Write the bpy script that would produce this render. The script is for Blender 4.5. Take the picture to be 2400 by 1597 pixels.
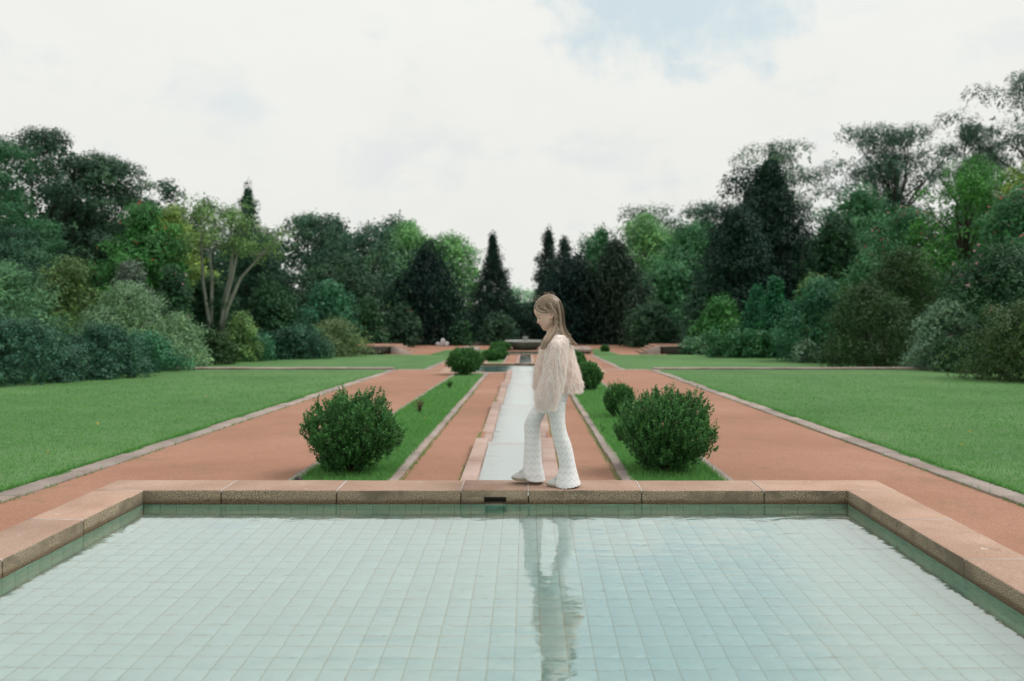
import bpy, bmesh, math, random
import numpy as np
from mathutils import Vector, Matrix

for _o in list(bpy.data.objects):
    bpy.data.objects.remove(_o, do_unlink=True)
SC = bpy.context.scene
COL = SC.collection
random.seed(7)
R = np.random.default_rng(11)

# ------------------------------------------------------------------ camera
CAMZ = 1.23
cam_d = bpy.data.cameras.new('camera')
cam_d.sensor_width = 36.0
cam_d.lens = 30.0
cam_d.shift_x = -38.0 / 2400.0
cam_d.shift_y = -89.5 / 2400.0
cam_d.clip_start = 0.05
cam_d.clip_end = 3000.0
cam_d.dof.use_dof = True
cam_d.dof.focus_distance = 5.75
cam_d.dof.aperture_fstop = 1.8
cam = bpy.data.objects.new('camera', cam_d)
cam.location = (0, 0, CAMZ)
cam.rotation_euler = (math.radians(90), 0, 0)
COL.objects.link(cam)
SC.camera = cam

# ------------------------------------------------------------------ light, sky, exposure
EXPO = 0.52
SUN_EL, SUN_AZ = math.radians(52), math.radians(80)      # azimuth from +Y towards +X
SC.view_settings.view_transform = 'Standard'
SC.view_settings.look = 'None'
SC.view_settings.gamma = 1.0
SC.view_settings.use_curve_mapping = False
SC.view_settings.exposure = EXPO

sun_d = bpy.data.lights.new('sun', 'SUN')
sun_d.energy = 1.5
sun_d.angle = math.radians(28)
sun_d.color = (1.0, 0.98, 0.945)
sun = bpy.data.objects.new('sun', sun_d)
_sd = Vector((math.sin(SUN_AZ) * math.cos(SUN_EL), math.cos(SUN_AZ) * math.cos(SUN_EL), math.sin(SUN_EL)))
sun.rotation_euler = (-_sd).to_track_quat('-Z', 'Y').to_euler()
sun.location = _sd * 60
COL.objects.link(sun)


class NT:
    """small node-tree helper"""
    def __init__(self, tree):
        self.t = tree
        self.n = tree.nodes
        self.l = tree.links

    def new(self, kind, **kw):
        nd = self.n.new(kind)
        for k, v in kw.items():
            setattr(nd, k, v)
        return nd

    def link(self, a, b):
        self.l.new(a, b)

    def val(self, sock, v):
        if hasattr(v, 'is_output') or isinstance(v, bpy.types.NodeSocket):
            self.l.new(v, sock)
        else:
            sock.default_value = v

    def math(self, op, a, b=0.0, c=None, clamp=False):
        nd = self.new('ShaderNodeMath', operation=op)
        nd.use_clamp = clamp
        self.val(nd.inputs[0], a)
        self.val(nd.inputs[1], b)
        if c is not None:
            self.val(nd.inputs[2], c)
        return nd.outputs[0]

    def mixc(self, f, a, b, mode='MIX'):
        nd = self.new('ShaderNodeMix', data_type='RGBA', blend_type=mode)
        self.val(nd.inputs[0], f)
        for s, v in ((nd.inputs[6], a), (nd.inputs[7], b)):
            if isinstance(v, (tuple, list)):
                v = tuple(v) + ((1.0,) if len(v) == 3 else ())
            self.val(s, v)
        return nd.outputs[2]

    def ramp(self, f, stops):
        nd = self.new('ShaderNodeValToRGB')
        e = nd.color_ramp.elements
        while len(e) < len(stops):
            e.new(0.5)
        for i, (p, c) in enumerate(stops):
            e[i].position = p
            if not isinstance(c, (tuple, list)):
                c = (c, c, c)
            e[i].color = tuple(c[:3]) + (1.0,)
        self.val(nd.inputs[0], f)
        return nd.outputs[0]

    def noise(self, vec, scale, detail=4.0, rough=0.55, dist=0.0):
        nd = self.new('ShaderNodeTexNoise')
        if vec is not None:
            self.l.new(vec, nd.inputs['Vector'])
        nd.inputs['Scale'].default_value = scale
        nd.inputs['Detail'].default_value = detail
        nd.inputs['Roughness'].default_value = rough
        nd.inputs['Distortion'].default_value = dist
        return nd.outputs[0]

    def smooth(self, v, a, b):
        nd = self.new('ShaderNodeMapRange', interpolation_type='SMOOTHSTEP')
        self.val(nd.inputs[0], v)
        nd.inputs[1].default_value = a
        nd.inputs[2].default_value = b
        nd.inputs[3].default_value = 0.0
        nd.inputs[4].default_value = 1.0
        return nd.outputs[0]

    def vmul(self, v, s):
        nd = self.new('ShaderNodeVectorMath', operation='MULTIPLY')
        self.l.new(v, nd.inputs[0])
        nd.inputs[1].default_value = s
        return nd.outputs[0]


world = bpy.data.worlds.new('World')
SC.world = world
world.use_nodes = True
W = NT(world.node_tree)
W.n.clear()
w_out = W.new('ShaderNodeOutputWorld')
w_bg = W.new('ShaderNodeBackground')
W.link(w_bg.outputs[0], w_out.inputs[0])
SKY_S = 0.1
w_bg.inputs[1].default_value = SKY_S
sky = W.new('ShaderNodeTexSky')
sky.sky_type = 'NISHITA'
sky.sun_disc = False
sky.sun_elevation = SUN_EL
sky.sun_rotation = SUN_AZ
sky.air_density = 1.0
sky.dust_density = 1.5
tc = W.new('ShaderNodeTexCoord')
dirv = tc.outputs['Generated']
sep = W.new('ShaderNodeSeparateXYZ')
W.link(dirv, sep.inputs[0])
az = W.math('ARCTAN2', sep.outputs[0], sep.outputs[1])
el = sep.outputs[2]
# cloud layer seen in perspective: project the direction on a plane overhead
den = W.math('ADD', W.math('MAXIMUM', el, 0.0), 0.22)
comb = W.new('ShaderNodeCombineXYZ')
W.link(W.math('DIVIDE', sep.outputs[0], den), comb.inputs[0])
W.link(W.math('DIVIDE', sep.outputs[1], den), comb.inputs[1])
W.link(W.math('MULTIPLY', el, 1.5), comb.inputs[2])
cl = comb.outputs[0]
nA = W.noise(cl, 2.6, 9.0, 0.60, 0.25)
nB = W.noise(cl, 1.1, 3.0, 0.5, 0.0)
nC = W.noise(dirv, 9.0, 6.0, 0.6, 0.3)
# one big opening in the cloud ahead, right of the middle
ea = W.math('DIVIDE', W.math('SUBTRACT', az, 0.185), 0.20)
eb = W.math('DIVIDE', W.math('SUBTRACT', el, 0.385), 0.155)
er = W.math('SQRT', W.math('ADD', W.math('MULTIPLY', ea, ea), W.math('MULTIPLY', eb, eb)))
hole = W.math('ADD', W.math('SUBTRACT', 1.0, er), W.math('MULTIPLY', W.math('SUBTRACT', nC, 0.5), 1.9))
hole = W.math('ADD', hole, W.math('MULTIPLY', W.math('SUBTRACT', nA, 0.5), 1.2))
hole = W.smooth(hole, 0.0, 0.60)
# thinner cloud scattered over the whole sky
gaps = W.smooth(W.math('ADD', W.math('MULTIPLY', nB, 0.6), W.math('MULTIPLY', nA, 0.5)), 0.60, 0.76)
gaps = W.math('MULTIPLY', gaps, W.smooth(el, 0.12, 0.40))
blue = W.math('MULTIPLY', W.math('MAXIMUM', hole, gaps), 0.68)
CL = 0.825 / (2 ** EXPO) / SKY_S          # cloud near the horizon
shade = W.math('ADD', 0.955, W.math('MULTIPLY', nA, 0.09))
# overcast luminance grows from the horizon to the zenith, as under any cloud layer (CIE overcast sky)
shade = W.math('MULTIPLY', shade, W.math('ADD', 1.0, W.math('MULTIPLY', W.math('MAXIMUM', el, 0.0), 0.25)))
grey = W.smooth(W.math('ADD', W.math('MULTIPLY', nC, .55), W.math('MULTIPLY', nA, .45)), 0.50, 0.66)
cloud = W.mixc(grey, (CL * 1.0, CL * 1.008, CL * 0.96), (CL * 0.905, CL * 0.93, CL * 0.93))
cshade = W.new('ShaderNodeMix', data_type='RGBA', blend_type='MULTIPLY')
cshade.inputs[0].default_value = 1.0
W.link(cloud, cshade.inputs[6])
W.link(shade, cshade.inputs[7])
skyc = W.mixc(0.70, sky.outputs[0], (CL * 0.74, CL * 0.94, CL * 0.97))
mixed = W.mixc(blue, cshade.outputs[2], skyc)
W.link(mixed, w_bg.inputs[0])

SC.cycles.use_denoising = True
SC.cycles.max_bounces = 10
SC.cycles.transparent_max_bounces = 8
SC.cycles.sample_clamp_indirect = 6.0

# ------------------------------------------------------------------ measures
F = 2000.0
VX, VY = 1238.0, 709.0
AX = -0.17                      # axis of the garden
STEP_Y = 28.3
T2_END = 56.0


def gz(y):
    if y < STEP_Y:
        return -0.24 - 0.0275 * y
    if y < T2_END:
        return -0.69 - 0.0275 * y
    return -0.69 - 0.0275 * T2_END


def at(nx, ny, Y):
    return np.array([(nx - VX) * Y / F, Y, CAMZ - (ny - VY) * Y / F])


# ------------------------------------------------------------------ object helpers
def tag(o, label=None, cat=None, group=None, kind=None):
    if label:
        o['label'] = label
    if cat:
        o['category'] = cat
    if group:
        o['group'] = group
    if kind:
        o['kind'] = kind
    return o


def empty(name, loc=(0, 0, 0), rz=0.0):
    o = bpy.data.objects.new(name, None)
    o.location = loc
    o.rotation_euler = (0, 0, rz)
    o.empty_display_size = 0.2
    COL.objects.link(o)
    return o


def link(name, me, mat=None, parent=None, loc=None):
    o = bpy.data.objects.new(name, me)
    COL.objects.link(o)
    if mat is not None:
        ms = mat if isinstance(mat, (list, tuple)) else [mat]
        if len(me.materials) == 0:
            for m in ms:
                me.materials.append(m)
    if loc is not None:
        o.location = loc
    if parent is not None:
        o.parent = parent
    return o


def mesh_np(name, V, quads=None, tris=None, smooth=False, tint=None, midx=None, uv=None):
    """mesh from arrays; tint = float per face"""
    V = np.asarray(V, dtype=np.float32)
    me = bpy.data.meshes.new(name)
    nq = 0 if quads is None else len(quads)
    nt = 0 if tris is None else len(tris)
    me.vertices.add(len(V))
    me.vertices.foreach_set('co', V.ravel())
    loops = []
    starts = []
    if nq:
        loops.append(np.asarray(quads, dtype=np.int32).ravel())
        starts.append(np.arange(nq, dtype=np.int32) * 4)
    if nt:
        loops.append(np.asarray(tris, dtype=np.int32).ravel())
        starts.append(np.arange(nt, dtype=np.int32) * 3 + nq * 4)
    loops = np.concatenate(loops)
    starts = np.concatenate(starts)
    me.loops.add(len(loops))
    me.loops.foreach_set('vertex_index', loops)
    me.polygons.add(nq + nt)
    me.polygons.foreach_set('loop_start', starts)
    if smooth:
        me.polygons.foreach_set('use_smooth', np.ones(nq + nt, dtype=bool))
    if midx is not None:
        me.polygons.foreach_set('material_index', np.asarray(midx, dtype=np.int32))
    if tint is not None:
        a = me.attributes.new('tint', 'FLOAT', 'FACE')
        a.data.foreach_set('value', np.asarray(tint, dtype=np.float32))
    if uv is not None:
        u = me.uv_layers.new(name='UVMap')
        u.data.foreach_set('uv', np.asarray(uv, dtype=np.float32)[loops].ravel())
    me.update(calc_edges=True)
    return me


class MB:
    """collects boxes, tubes, lathes into one mesh"""
    def __init__(self):
        self.v, self.q, self.t, self.mq, self.mt = [], [], [], [], []
        self.n = 0

    def add(self, V, Q=(), T=(), m=0):
        self.v.append(np.asarray(V, dtype=float).reshape(-1, 3))
        for f in Q:
            self.q.append([i + self.n for i in f]); self.mq.append(m)
        for f in T:
            self.t.append([i + self.n for i in f]); self.mt.append(m)
        self.n += len(self.v[-1])

    def box(self, x0, x1, y0, y1, z0, z1, m=0):
        V = [(x0, y0, z0), (x1, y0, z0), (x1, y1, z0), (x0, y1, z0), (x0, y0, z1), (x1, y0, z1), (x1, y1, z1), (x0, y1, z1)]
        Q = [(0, 3, 2, 1), (4, 5, 6, 7), (0, 1, 5, 4), (1, 2, 6, 5), (2, 3, 7, 6), (3, 0, 4, 7)]
        self.add(V, Q, m=m)

    def tube(self, pts, rads, n=7, m=0, cap=True):
        pts = np.asarray(pts, float)
        k = len(pts)
        d = np.gradient(pts, axis=0)
        d /= np.linalg.norm(d, axis=1)[:, None] + 1e-9
        ref = np.array([0.13, 0.21, 0.97]) if abs(d[0][2]) < 0.9 else np.array([1.0, 0.1, 0.0])
        V = []
        for i in range(k):
            a = np.cross(d[i], ref); a /= np.linalg.norm(a) + 1e-9
            b = np.cross(d[i], a)
            for j in range(n):
                th = 2 * math.pi * j / n
                V.append(pts[i] + rads[i] * (a * math.cos(th) + b * math.sin(th)))
        Q = []
        for i in range(k - 1):
            for j in range(n):
                j2 = (j + 1) % n
                Q.append((i * n + j, i * n + j2, (i + 1) * n + j2, (i + 1) * n + j))
        T = []
        if cap:
            V.append(pts[0]); V.append(pts[-1])
            c0, c1 = k * n, k * n + 1
            for j in range(n):
                j2 = (j + 1) % n
                T.append((c0, j2, j)); T.append((c1, (k - 1) * n + j, (k - 1) * n + j2))
        self.add(V, Q, T, m)

    def lathe(self, prof, n=32, m=0, mod=None, c=(0, 0, 0)):
        V = []
        for (r, z) in prof:
            for j in range(n):
                th = 2 * math.pi * j / n
                rr = r * (mod(th, z) if mod else 1.0)
                V.append((c[0] + rr * math.cos(th), c[1] + rr * math.sin(th), c[2] + z))
        Q = []
        for i in range(len(prof) - 1):
            for j in range(n):
                j2 = (j + 1) % n
                Q.append((i * n + j, i * n + j2, (i + 1) * n + j2, (i + 1) * n + j))
        self.add(V, Q, m=m)

    def mesh(self, name, smooth=False):
        V = np.concatenate(self.v)
        return mesh_np(name, V, self.q if self.q else None, self.t if self.t else None, smooth, midx=self.mq + self.mt)


def bevel_box_mesh(name, x0, x1, y0, y1, z0, z1, bev=0.006, jit=0.0, rng=None, cuts=0, smooth=True):
    """box with rounded, slightly uneven edges; slot 0 = top, slot 1 = sides and underside"""
    bm = bmesh.new()
    bmesh.ops.create_cube(bm, size=1.0)
    for v in bm.verts:
        v.co = Vector((x0 + (v.co.x + .5) * (x1 - x0), y0 + (v.co.y + .5) * (y1 - y0), z0 + (v.co.z + .5) * (z1 - z0)))
    if cuts:
        ax = 0 if (x1 - x0) > (y1 - y0) else 1
        ed = [e for e in bm.edges if abs((e.verts[0].co - e.verts[1].co)[ax]) > 1e-6]
        bmesh.ops.subdivide_edges(bm, edges=ed, cuts=cuts, use_grid_fill=True)
    bmesh.ops.recalc_face_normals(bm, faces=bm.faces)
    sharp = [e for e in bm.edges if len(e.link_faces) == 2 and e.calc_face_angle(0) > 0.5]
    bmesh.ops.bevel(bm, geom=sharp, offset=bev, segments=2, profile=0.6, affect='EDGES')
    if jit:
        for v in bm.verts:
            v.co += Vector((rng.uniform(-jit, jit), rng.uniform(-jit, jit), rng.uniform(-jit, jit)))
    bm.normal_update()
    for f in bm.faces:
        f.material_index = 0 if f.normal.z > 0.55 else 1
        f.smooth = smooth
    me = bpy.data.meshes.new(name)
    bm.to_mesh(me)
    bm.free()
    return me


# ------------------------------------------------------------------ materials
def s2l(c):
    return tuple((x / 255.0 / 12.92) if x / 255.0 <= 0.04045 else (((x / 255.0) + 0.055) / 1.055) ** 2.4 for x in c)


def base_mat(name):
    m = bpy.data.materials.new(name)
    m.use_nodes = True
    t = NT(m.node_tree)
    t.n.clear()
    out = t.new('ShaderNodeOutputMaterial')
    bs = t.new('ShaderNodeBsdfPrincipled')
    t.link(bs.outputs[0], out.inputs[0])
    geo = t.new('ShaderNodeNewGeometry')
    return m, t, bs, out, geo.outputs['Position']


def setbump(t, bs, h, strength=0.3, dist=0.01):
    b = t.new('ShaderNodeBump')
    b.inputs['Strength'].default_value = strength
    b.inputs['Distance'].default_value = dist
    t.link(h, b.inputs['Height'])
    t.link(b.outputs[0], bs.inputs['Normal'])


def mat_grain(name, cols, big=(0.8, 4), fine=(60, 3), speck=None, rough=0.85, bump=0.25, bdist=0.006, spec=0.3, stretch=None, wfine=0.45):
    """stone, sand and soil: broad patches plus grain; cols = dark, mid, light"""
    m, t, bs, out, pos = base_mat(name)
    p = t.vmul(pos, stretch) if stretch else pos
    n1 = t.noise(p, big[0], big[1], 0.6, 0.3)
    n2 = t.noise(p, fine[0], fine[1], 0.65)
    f = t.math('ADD', t.math('MULTIPLY', n1, 1 - wfine), t.math('MULTIPLY', n2, wfine))
    c = t.ramp(f, [(0.34, cols[0]), (0.5, cols[1]), (0.66, cols[2])])
    if speck:
        ns = t.noise(pos, speck[0], 2.0, 0.7)
        c = t.mixc(t.smooth(ns, speck[1], speck[1] + 0.05), c, speck[2])
    t.link(c, bs.inputs['Base Color'])
    bs.inputs['Roughness'].default_value = rough
    bs.inputs['Specular IOR Level'].default_value = spec
    setbump(t, bs, n2, bump, bdist)
    return m


def mat_plain(name, col, rough=0.5, spec=0.4, metal=0.0, vary=0.0, vs=20):
    m, t, bs, out, pos = base_mat(name)
    if vary:
        n = t.noise(pos, vs, 4)
        c = t.ramp(n, [(0.3, tuple(x * (1 - vary) for x in col)), (0.7, tuple(min(1, x * (1 + vary)) for x in col))])
        t.link(c, bs.inputs['Base Color'])
    else:
        bs.inputs['Base Color'].default_value = tuple(col) + (1.0,)
    bs.inputs['Roughness'].default_value = rough
    bs.inputs['Specular IOR Level'].default_value = spec
    bs.inputs['Metallic'].default_value = metal
    return m


LEAFM = {}


def mat_leaf(key, srgb, spread=0.5, hue=(1.06, 1.0, 0.80), trans=0.28, gain=1.35, spec=0.25, rough=0.55):
    if key in LEAFM:
        return LEAFM[key]
    base = np.array(s2l(srgb)) * gain
    m, t, bs, out, pos = base_mat('leaf_' + key)
    at_ = t.new('ShaderNodeAttribute')
    at_.attribute_name = 'tint'
    base = base * np.array([0.92, 1.10, 0.88])
    lo = tuple(base * (1 - spread))
    hi = tuple(np.minimum(base * (1 + spread * 1.1) * np.array(hue), 0.6))
    c = t.ramp(at_.outputs['Fac'], [(0.0, lo), (0.5, tuple(base)), (1.0, hi)])
    t.link(c, bs.inputs['Base Color'])
    bs.inputs['Roughness'].default_value = rough
    bs.inputs['Specular IOR Level'].default_value = spec
    tr = t.new('ShaderNodeBsdfTranslucent')
    t.link(c, tr.inputs[0])
    mx = t.new('ShaderNodeMixShader')
    mx.inputs[0].default_value = trans
    t.link(bs.outputs[0], mx.inputs[1])
    t.link(tr.outputs[0], mx.inputs[2])
    t.link(mx.outputs[0], out.inputs[0])
    LEAFM[key] = m
    return m


M = {}
M['path'] = mat_grain('red_sand', [(0.235, 0.115, 0.070), (0.330, 0.165, 0.108), (0.405, 0.225, 0.160)], big=(0.35, 6), fine=(55, 3), speck=(45, 0.64, (0.15, 0.075, 0.05)), bump=0.4, bdist=0.008, wfine=0.5)
M['kerb'] = mat_grain('grey_pink_granite', [(0.20, 0.155, 0.135), (0.31, 0.255, 0.23), (0.42, 0.36, 0.335)], big=(1.6, 5), fine=(90, 2), speck=(30, 0.70, (0.10, 0.09, 0.06)), bump=0.3, bdist=0.004)
M['kerb_pink'] = mat_grain('pink_granite_kerb', [(0.27, 0.185, 0.150), (0.38, 0.275, 0.235), (0.48, 0.375, 0.335)], big=(1.6, 5), fine=(90, 2), bump=0.3, bdist=0.004)
M['cope_top'] = mat_grain('pink_granite_top', [(0.28, 0.175, 0.125), (0.41, 0.270, 0.205), (0.53, 0.385, 0.315)], big=(2.2, 7), fine=(110, 3), speck=(9.0, 0.70, (0.58, 0.47, 0.42)), bump=0.5, bdist=0.004, wfine=0.6)
M['mortar'] = mat_grain('pale_mortar', [(0.38, 0.31, 0.27), (0.50, 0.43, 0.39), (0.58, 0.52, 0.48)], big=(6, 4), fine=(120, 2), bump=0.3, bdist=0.003)
def mossy_path():
    m = M['path']
    t = NT(m.node_tree)
    bs = [n for n in t.n if n.type == 'BSDF_PRINCIPLED'][0]
    src = bs.inputs['Base Color'].links[0].from_socket
    geo = t.new('ShaderNodeNewGeometry')
    p = geo.outputs['Position']
    n1 = t.noise(p, 0.9, 6, 0.65, 0.6)
    n2 = t.noise(p, 7.0, 4, 0.7)
    f = t.math('MULTIPLY', t.smooth(t.math('ADD', t.math('MULTIPLY', n1, .6), t.math('MULTIPLY', n2, .4)), .50, .68), .50)
    c = t.mixc(f, src, (.17, .13, .065))
    sp = t.noise(p, 16.0, 2, 0.8)
    c = t.mixc(t.math('MULTIPLY', t.smooth(sp, .70, .76), .8), c, (.10, .055, .035))
    t.link(c, bs.inputs['Base Color'])


mossy_path()
M['soil'] = mat_grain('soil', [(0.018, 0.016, 0.010), (0.03, 0.028, 0.016), (0.045, 0.042, 0.025)], big=(0.6, 5), fine=(20, 3), bump=0.6, bdist=0.03)


def mat_cope_face():
    m, t, bs, out, pos = base_mat('weathered_granite_face')
    n1 = t.noise(pos, 3.0, 6, 0.65, 0.4)
    n2 = t.noise(pos, 170, 2, 0.75)
    c = t.ramp(n2, [(0.36, (0.055, 0.042, 0.026)), (0.5, (0.235, 0.185, 0.12)), (0.64, (0.46, 0.38, 0.27))])
    c = t.mixc(t.smooth(n1, 0.44, 0.66), c, (0.13, 0.105, 0.07))
    # tide stain: rusty brown just above the water, ragged upper edge
    sep_ = t.new('ShaderNodeSeparateXYZ')
    t.link(pos, sep_.inputs[0])
    hgt = t.math('ADD', sep_.outputs[2], t.math('MULTIPLY', t.math('SUBTRACT', n1, 0.5), 0.09))
    st = t.math('SUBTRACT', 1.0, t.smooth(hgt, -0.082, -0.055))
    c = t.mixc(t.math('MULTIPLY', st, 0.75), c, t.ramp(n2, [(0.4, (0.02, 0.012, 0.005)), (0.6, (0.16, 0.085, 0.03))]))
    t.link(c, bs.inputs['Base Color'])
    bs.inputs['Roughness'].default_value = 0.85
    setbump(t, bs, n2, 0.6, 0.006)
    return m


M['cope_face'] = mat_cope_face()


def slab_variation(m):
    t = NT(m.node_tree)
    bs = [n for n in t.n if n.type == 'BSDF_PRINCIPLED'][0]
    src = bs.inputs['Base Color'].links[0].from_socket
    oi = t.new('ShaderNodeObjectInfo')
    c = t.mixc(1.0, src, t.ramp(oi.outputs['Random'], [(0.0, (.84, .84, .83)), (.5, (.97, .96, .95)), (1.0, (1.07, 1.03, 1.0))]), 'MULTIPLY')
    geo = t.new('ShaderNodeNewGeometry')
    n1 = t.noise(geo.outputs['Position'], 4.5, 6, 0.7, 0.8)
    c = t.mixc(t.math('MULTIPLY', t.smooth(n1, .56, .72), .45), c, (.22, .15, .105))
    t.link(c, bs.inputs['Base Color'])


for _k in ('cope_top', 'kerb', 'kerb_pink'):
    slab_variation(M[_k])
M['wall_stone'] = mat_grain('granite_wall', [(0.10, 0.08, 0.055), (0.19, 0.155, 0.11), (0.28, 0.24, 0.18)], big=(2.0, 5), fine=(70, 2), bump=0.4, bdist=0.006)
M['dark_stone'] = mat_grain('dark_granite', [(0.03, 0.028, 0.022), (0.055, 0.052, 0.042), (0.085, 0.08, 0.065)], big=(2.0, 5), fine=(40, 2), bump=0.4, bdist=0.01)  # very dark stone tone for wall bases, plinths and retaining walls
M['fountain'] = mat_grain('green_grey_stone', [(0.085, 0.135, 0.118), (0.135, 0.20, 0.178), (0.20, 0.27, 0.245)], big=(1.2, 5), fine=(25, 3), bump=0.3, bdist=0.01, stretch=(1, 1, 0.35))
M['fountain_light'] = mat_grain('pale_worn_stone', [(0.20, 0.22, 0.20), (0.30, 0.31, 0.29), (0.42, 0.41, 0.39)], big=(3, 5), fine=(40, 3), bump=0.3, bdist=0.01)
M['bark'] = mat_grain('dark_bark', [(0.022, 0.018, 0.013), (0.045, 0.036, 0.026), (0.075, 0.06, 0.045)], big=(2, 5), fine=(14, 4), stretch=(1, 1, 0.2), bump=0.6, bdist=0.03)
M['bark_pale'] = mat_grain('pale_lichen_bark', [(0.12, 0.13, 0.105), (0.22, 0.235, 0.195), (0.33, 0.34, 0.29)], big=(1.5, 5), fine=(12, 4), stretch=(1, 1, 0.3), bump=0.4, bdist=0.02)
M['twig'] = mat_plain('twig_bark', (0.07, 0.045, 0.03), 0.8, 0.2, vary=0.4)


def mat_lawn():
    m, t, bs, out, pos = base_mat('mown_grass')
    n1 = t.noise(pos, 0.35, 5, 0.6, 0.4)
    n2 = t.noise(pos, 5.0, 5, 0.65)
    n3 = t.noise(t.vmul(pos, (1, 0.55, 1)), 70, 3, 0.7)
    f = t.math('ADD', t.math('ADD', t.math('MULTIPLY', n1, 0.45), t.math('MULTIPLY', n2, 0.25)), t.math('MULTIPLY', n3, 0.30))
    c = t.ramp(f, [(0.33, (0.055, 0.125, 0.042)), (0.5, (0.092, 0.195, 0.066)), (0.68, (0.145, 0.255, 0.098))])
    t.link(c, bs.inputs['Base Color'])
    bs.inputs['Roughness'].default_value = 0.8
    bs.inputs['Specular IOR Level'].default_value = 0.15
    setbump(t, bs, n3, 0.9, 0.02)
    return m


M['lawn'] = mat_lawn()


def mat_tile(name, c0, c1, c2, grime):
    m, t, bs, out, pos = base_mat(name)
    oi = t.new('ShaderNodeObjectInfo')
    n1 = t.noise(pos, 2.0, 5, 0.6)
    n2 = t.noise(pos, 40, 3, 0.6)
    at_ = t.new('ShaderNodeAttribute')
    at_.attribute_name = 'tint'
    f = t.math('ADD', t.math('MULTIPLY', n1, 0.45), t.math('MULTIPLY', at_.outputs['Fac'], 0.35))
    f = t.math('ADD', f, t.math('MULTIPLY', oi.outputs['Random'], 0.20))
    c = t.ramp(f, [(0.2, c0), (0.5, c1), (0.8, c2)])
    c = t.mixc(t.math('MULTIPLY', t.smooth(n2, 0.58, 0.75), 0.35), c, grime)
    t.link(c, bs.inputs['Base Color'])
    bs.inputs['Roughness'].default_value = 0.35
    return m


M['tile_floor'] = mat_tile('pale_green_tile', (0.33, 0.53, 0.51), (0.365, 0.575, 0.55), (0.40, 0.61, 0.59), (0.31, 0.47, 0.41))
M['tile_wall'] = mat_tile('green_tile', (0.46, 0.76, 0.57), (0.52, 0.82, 0.63), (0.57, 0.85, 0.68), (0.38, 0.56, 0.36))
M['grout'] = mat_grain('rust_grout', [(0.22, 0.25, 0.13), (0.26, 0.35, 0.25), (0.29, 0.42, 0.33)], big=(3, 4), fine=(50, 2), bump=0.1)


def mat_water(name, scale, strength, stretch=(1, 2.4, 1), dist=0.02, tintc=(0.96, 0.99, 0.98), refl=0.46):
    m = bpy.data.materials.new(name)
    m.use_nodes = True
    t = NT(m.node_tree)
    t.n.clear()
    out = t.new('ShaderNodeOutputMaterial')
    rf = t.new('ShaderNodeBsdfRefraction')
    rf.inputs['Color'].default_value = tuple(tintc) + (1.0,)
    rf.inputs['Roughness'].default_value = 0.0
    rf.inputs['IOR'].default_value = 1.333
    gl = t.new('ShaderNodeBsdfGlossy')
    gl.inputs['Color'].default_value = (1, 1, 1, 1)
    gl.inputs['Roughness'].default_value = 0.0
    fr = t.new('ShaderNodeFresnel')
    fr.inputs['IOR'].default_value = 1.333
    mx = t.new('ShaderNodeMixShader')
    t.link(t.math('POWER', fr.outputs[0], refl, clamp=True), mx.inputs[0])
    t.link(rf.outputs[0], mx.inputs[1])
    t.link(gl.outputs[0], mx.inputs[2])
    geo = t.new('ShaderNodeNewGeometry')
    p = t.vmul(geo.outputs['Position'], stretch)
    n = t.noise(p, scale, 3.0, 0.5, 0.6)
    n2 = t.noise(p, scale * 0.22, 2.0, 0.5, 0.2)
    h = t.math('ADD', n, t.math('MULTIPLY', n2, 2.0))
    b = t.new('ShaderNodeBump')
    b.inputs['Strength'].default_value = strength
    b.inputs['Distance'].default_value = dist
    t.link(h, b.inputs['Height'])
    for q in (rf, gl, fr):
        t.link(b.outputs[0], q.inputs['Normal'])
    t.link(mx.outputs[0], out.inputs[0])
    return m


M['water'] = mat_water('still_water', 3.4, 0.24, dist=0.012)
M['water_channel'] = mat_water('running_water', 6.0, 0.18, (0.7, 3.0, 1), 0.010, refl=0.40)

# ------------------------------------------------------------------ ground
POOLS = [  # inner x half, inner y0, inner y1, coping z, water depth
    dict(y0=0.95, y1=5.58, z=0.0, hx=2.30, cx=-0.215),
    dict(y0=26.72, y1=30.45, z=-0.955, hx=2.30, cx=AX),
    dict(y0=56.6, y1=59.6, z=-2.195, hx=1.80, cx=AX),
]
CW = 0.325                     # coping width
CH_H = 0.32                    # channel half width
SEG1 = [(5.92, 10.5), (10.5, 15.45), (15.45, 20.75), (20.75, 26.38)]
SEG2 = [(30.8, 36.5), (36.5, 42.5), (42.5, 48.0), (48.0, 53.6)]


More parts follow.
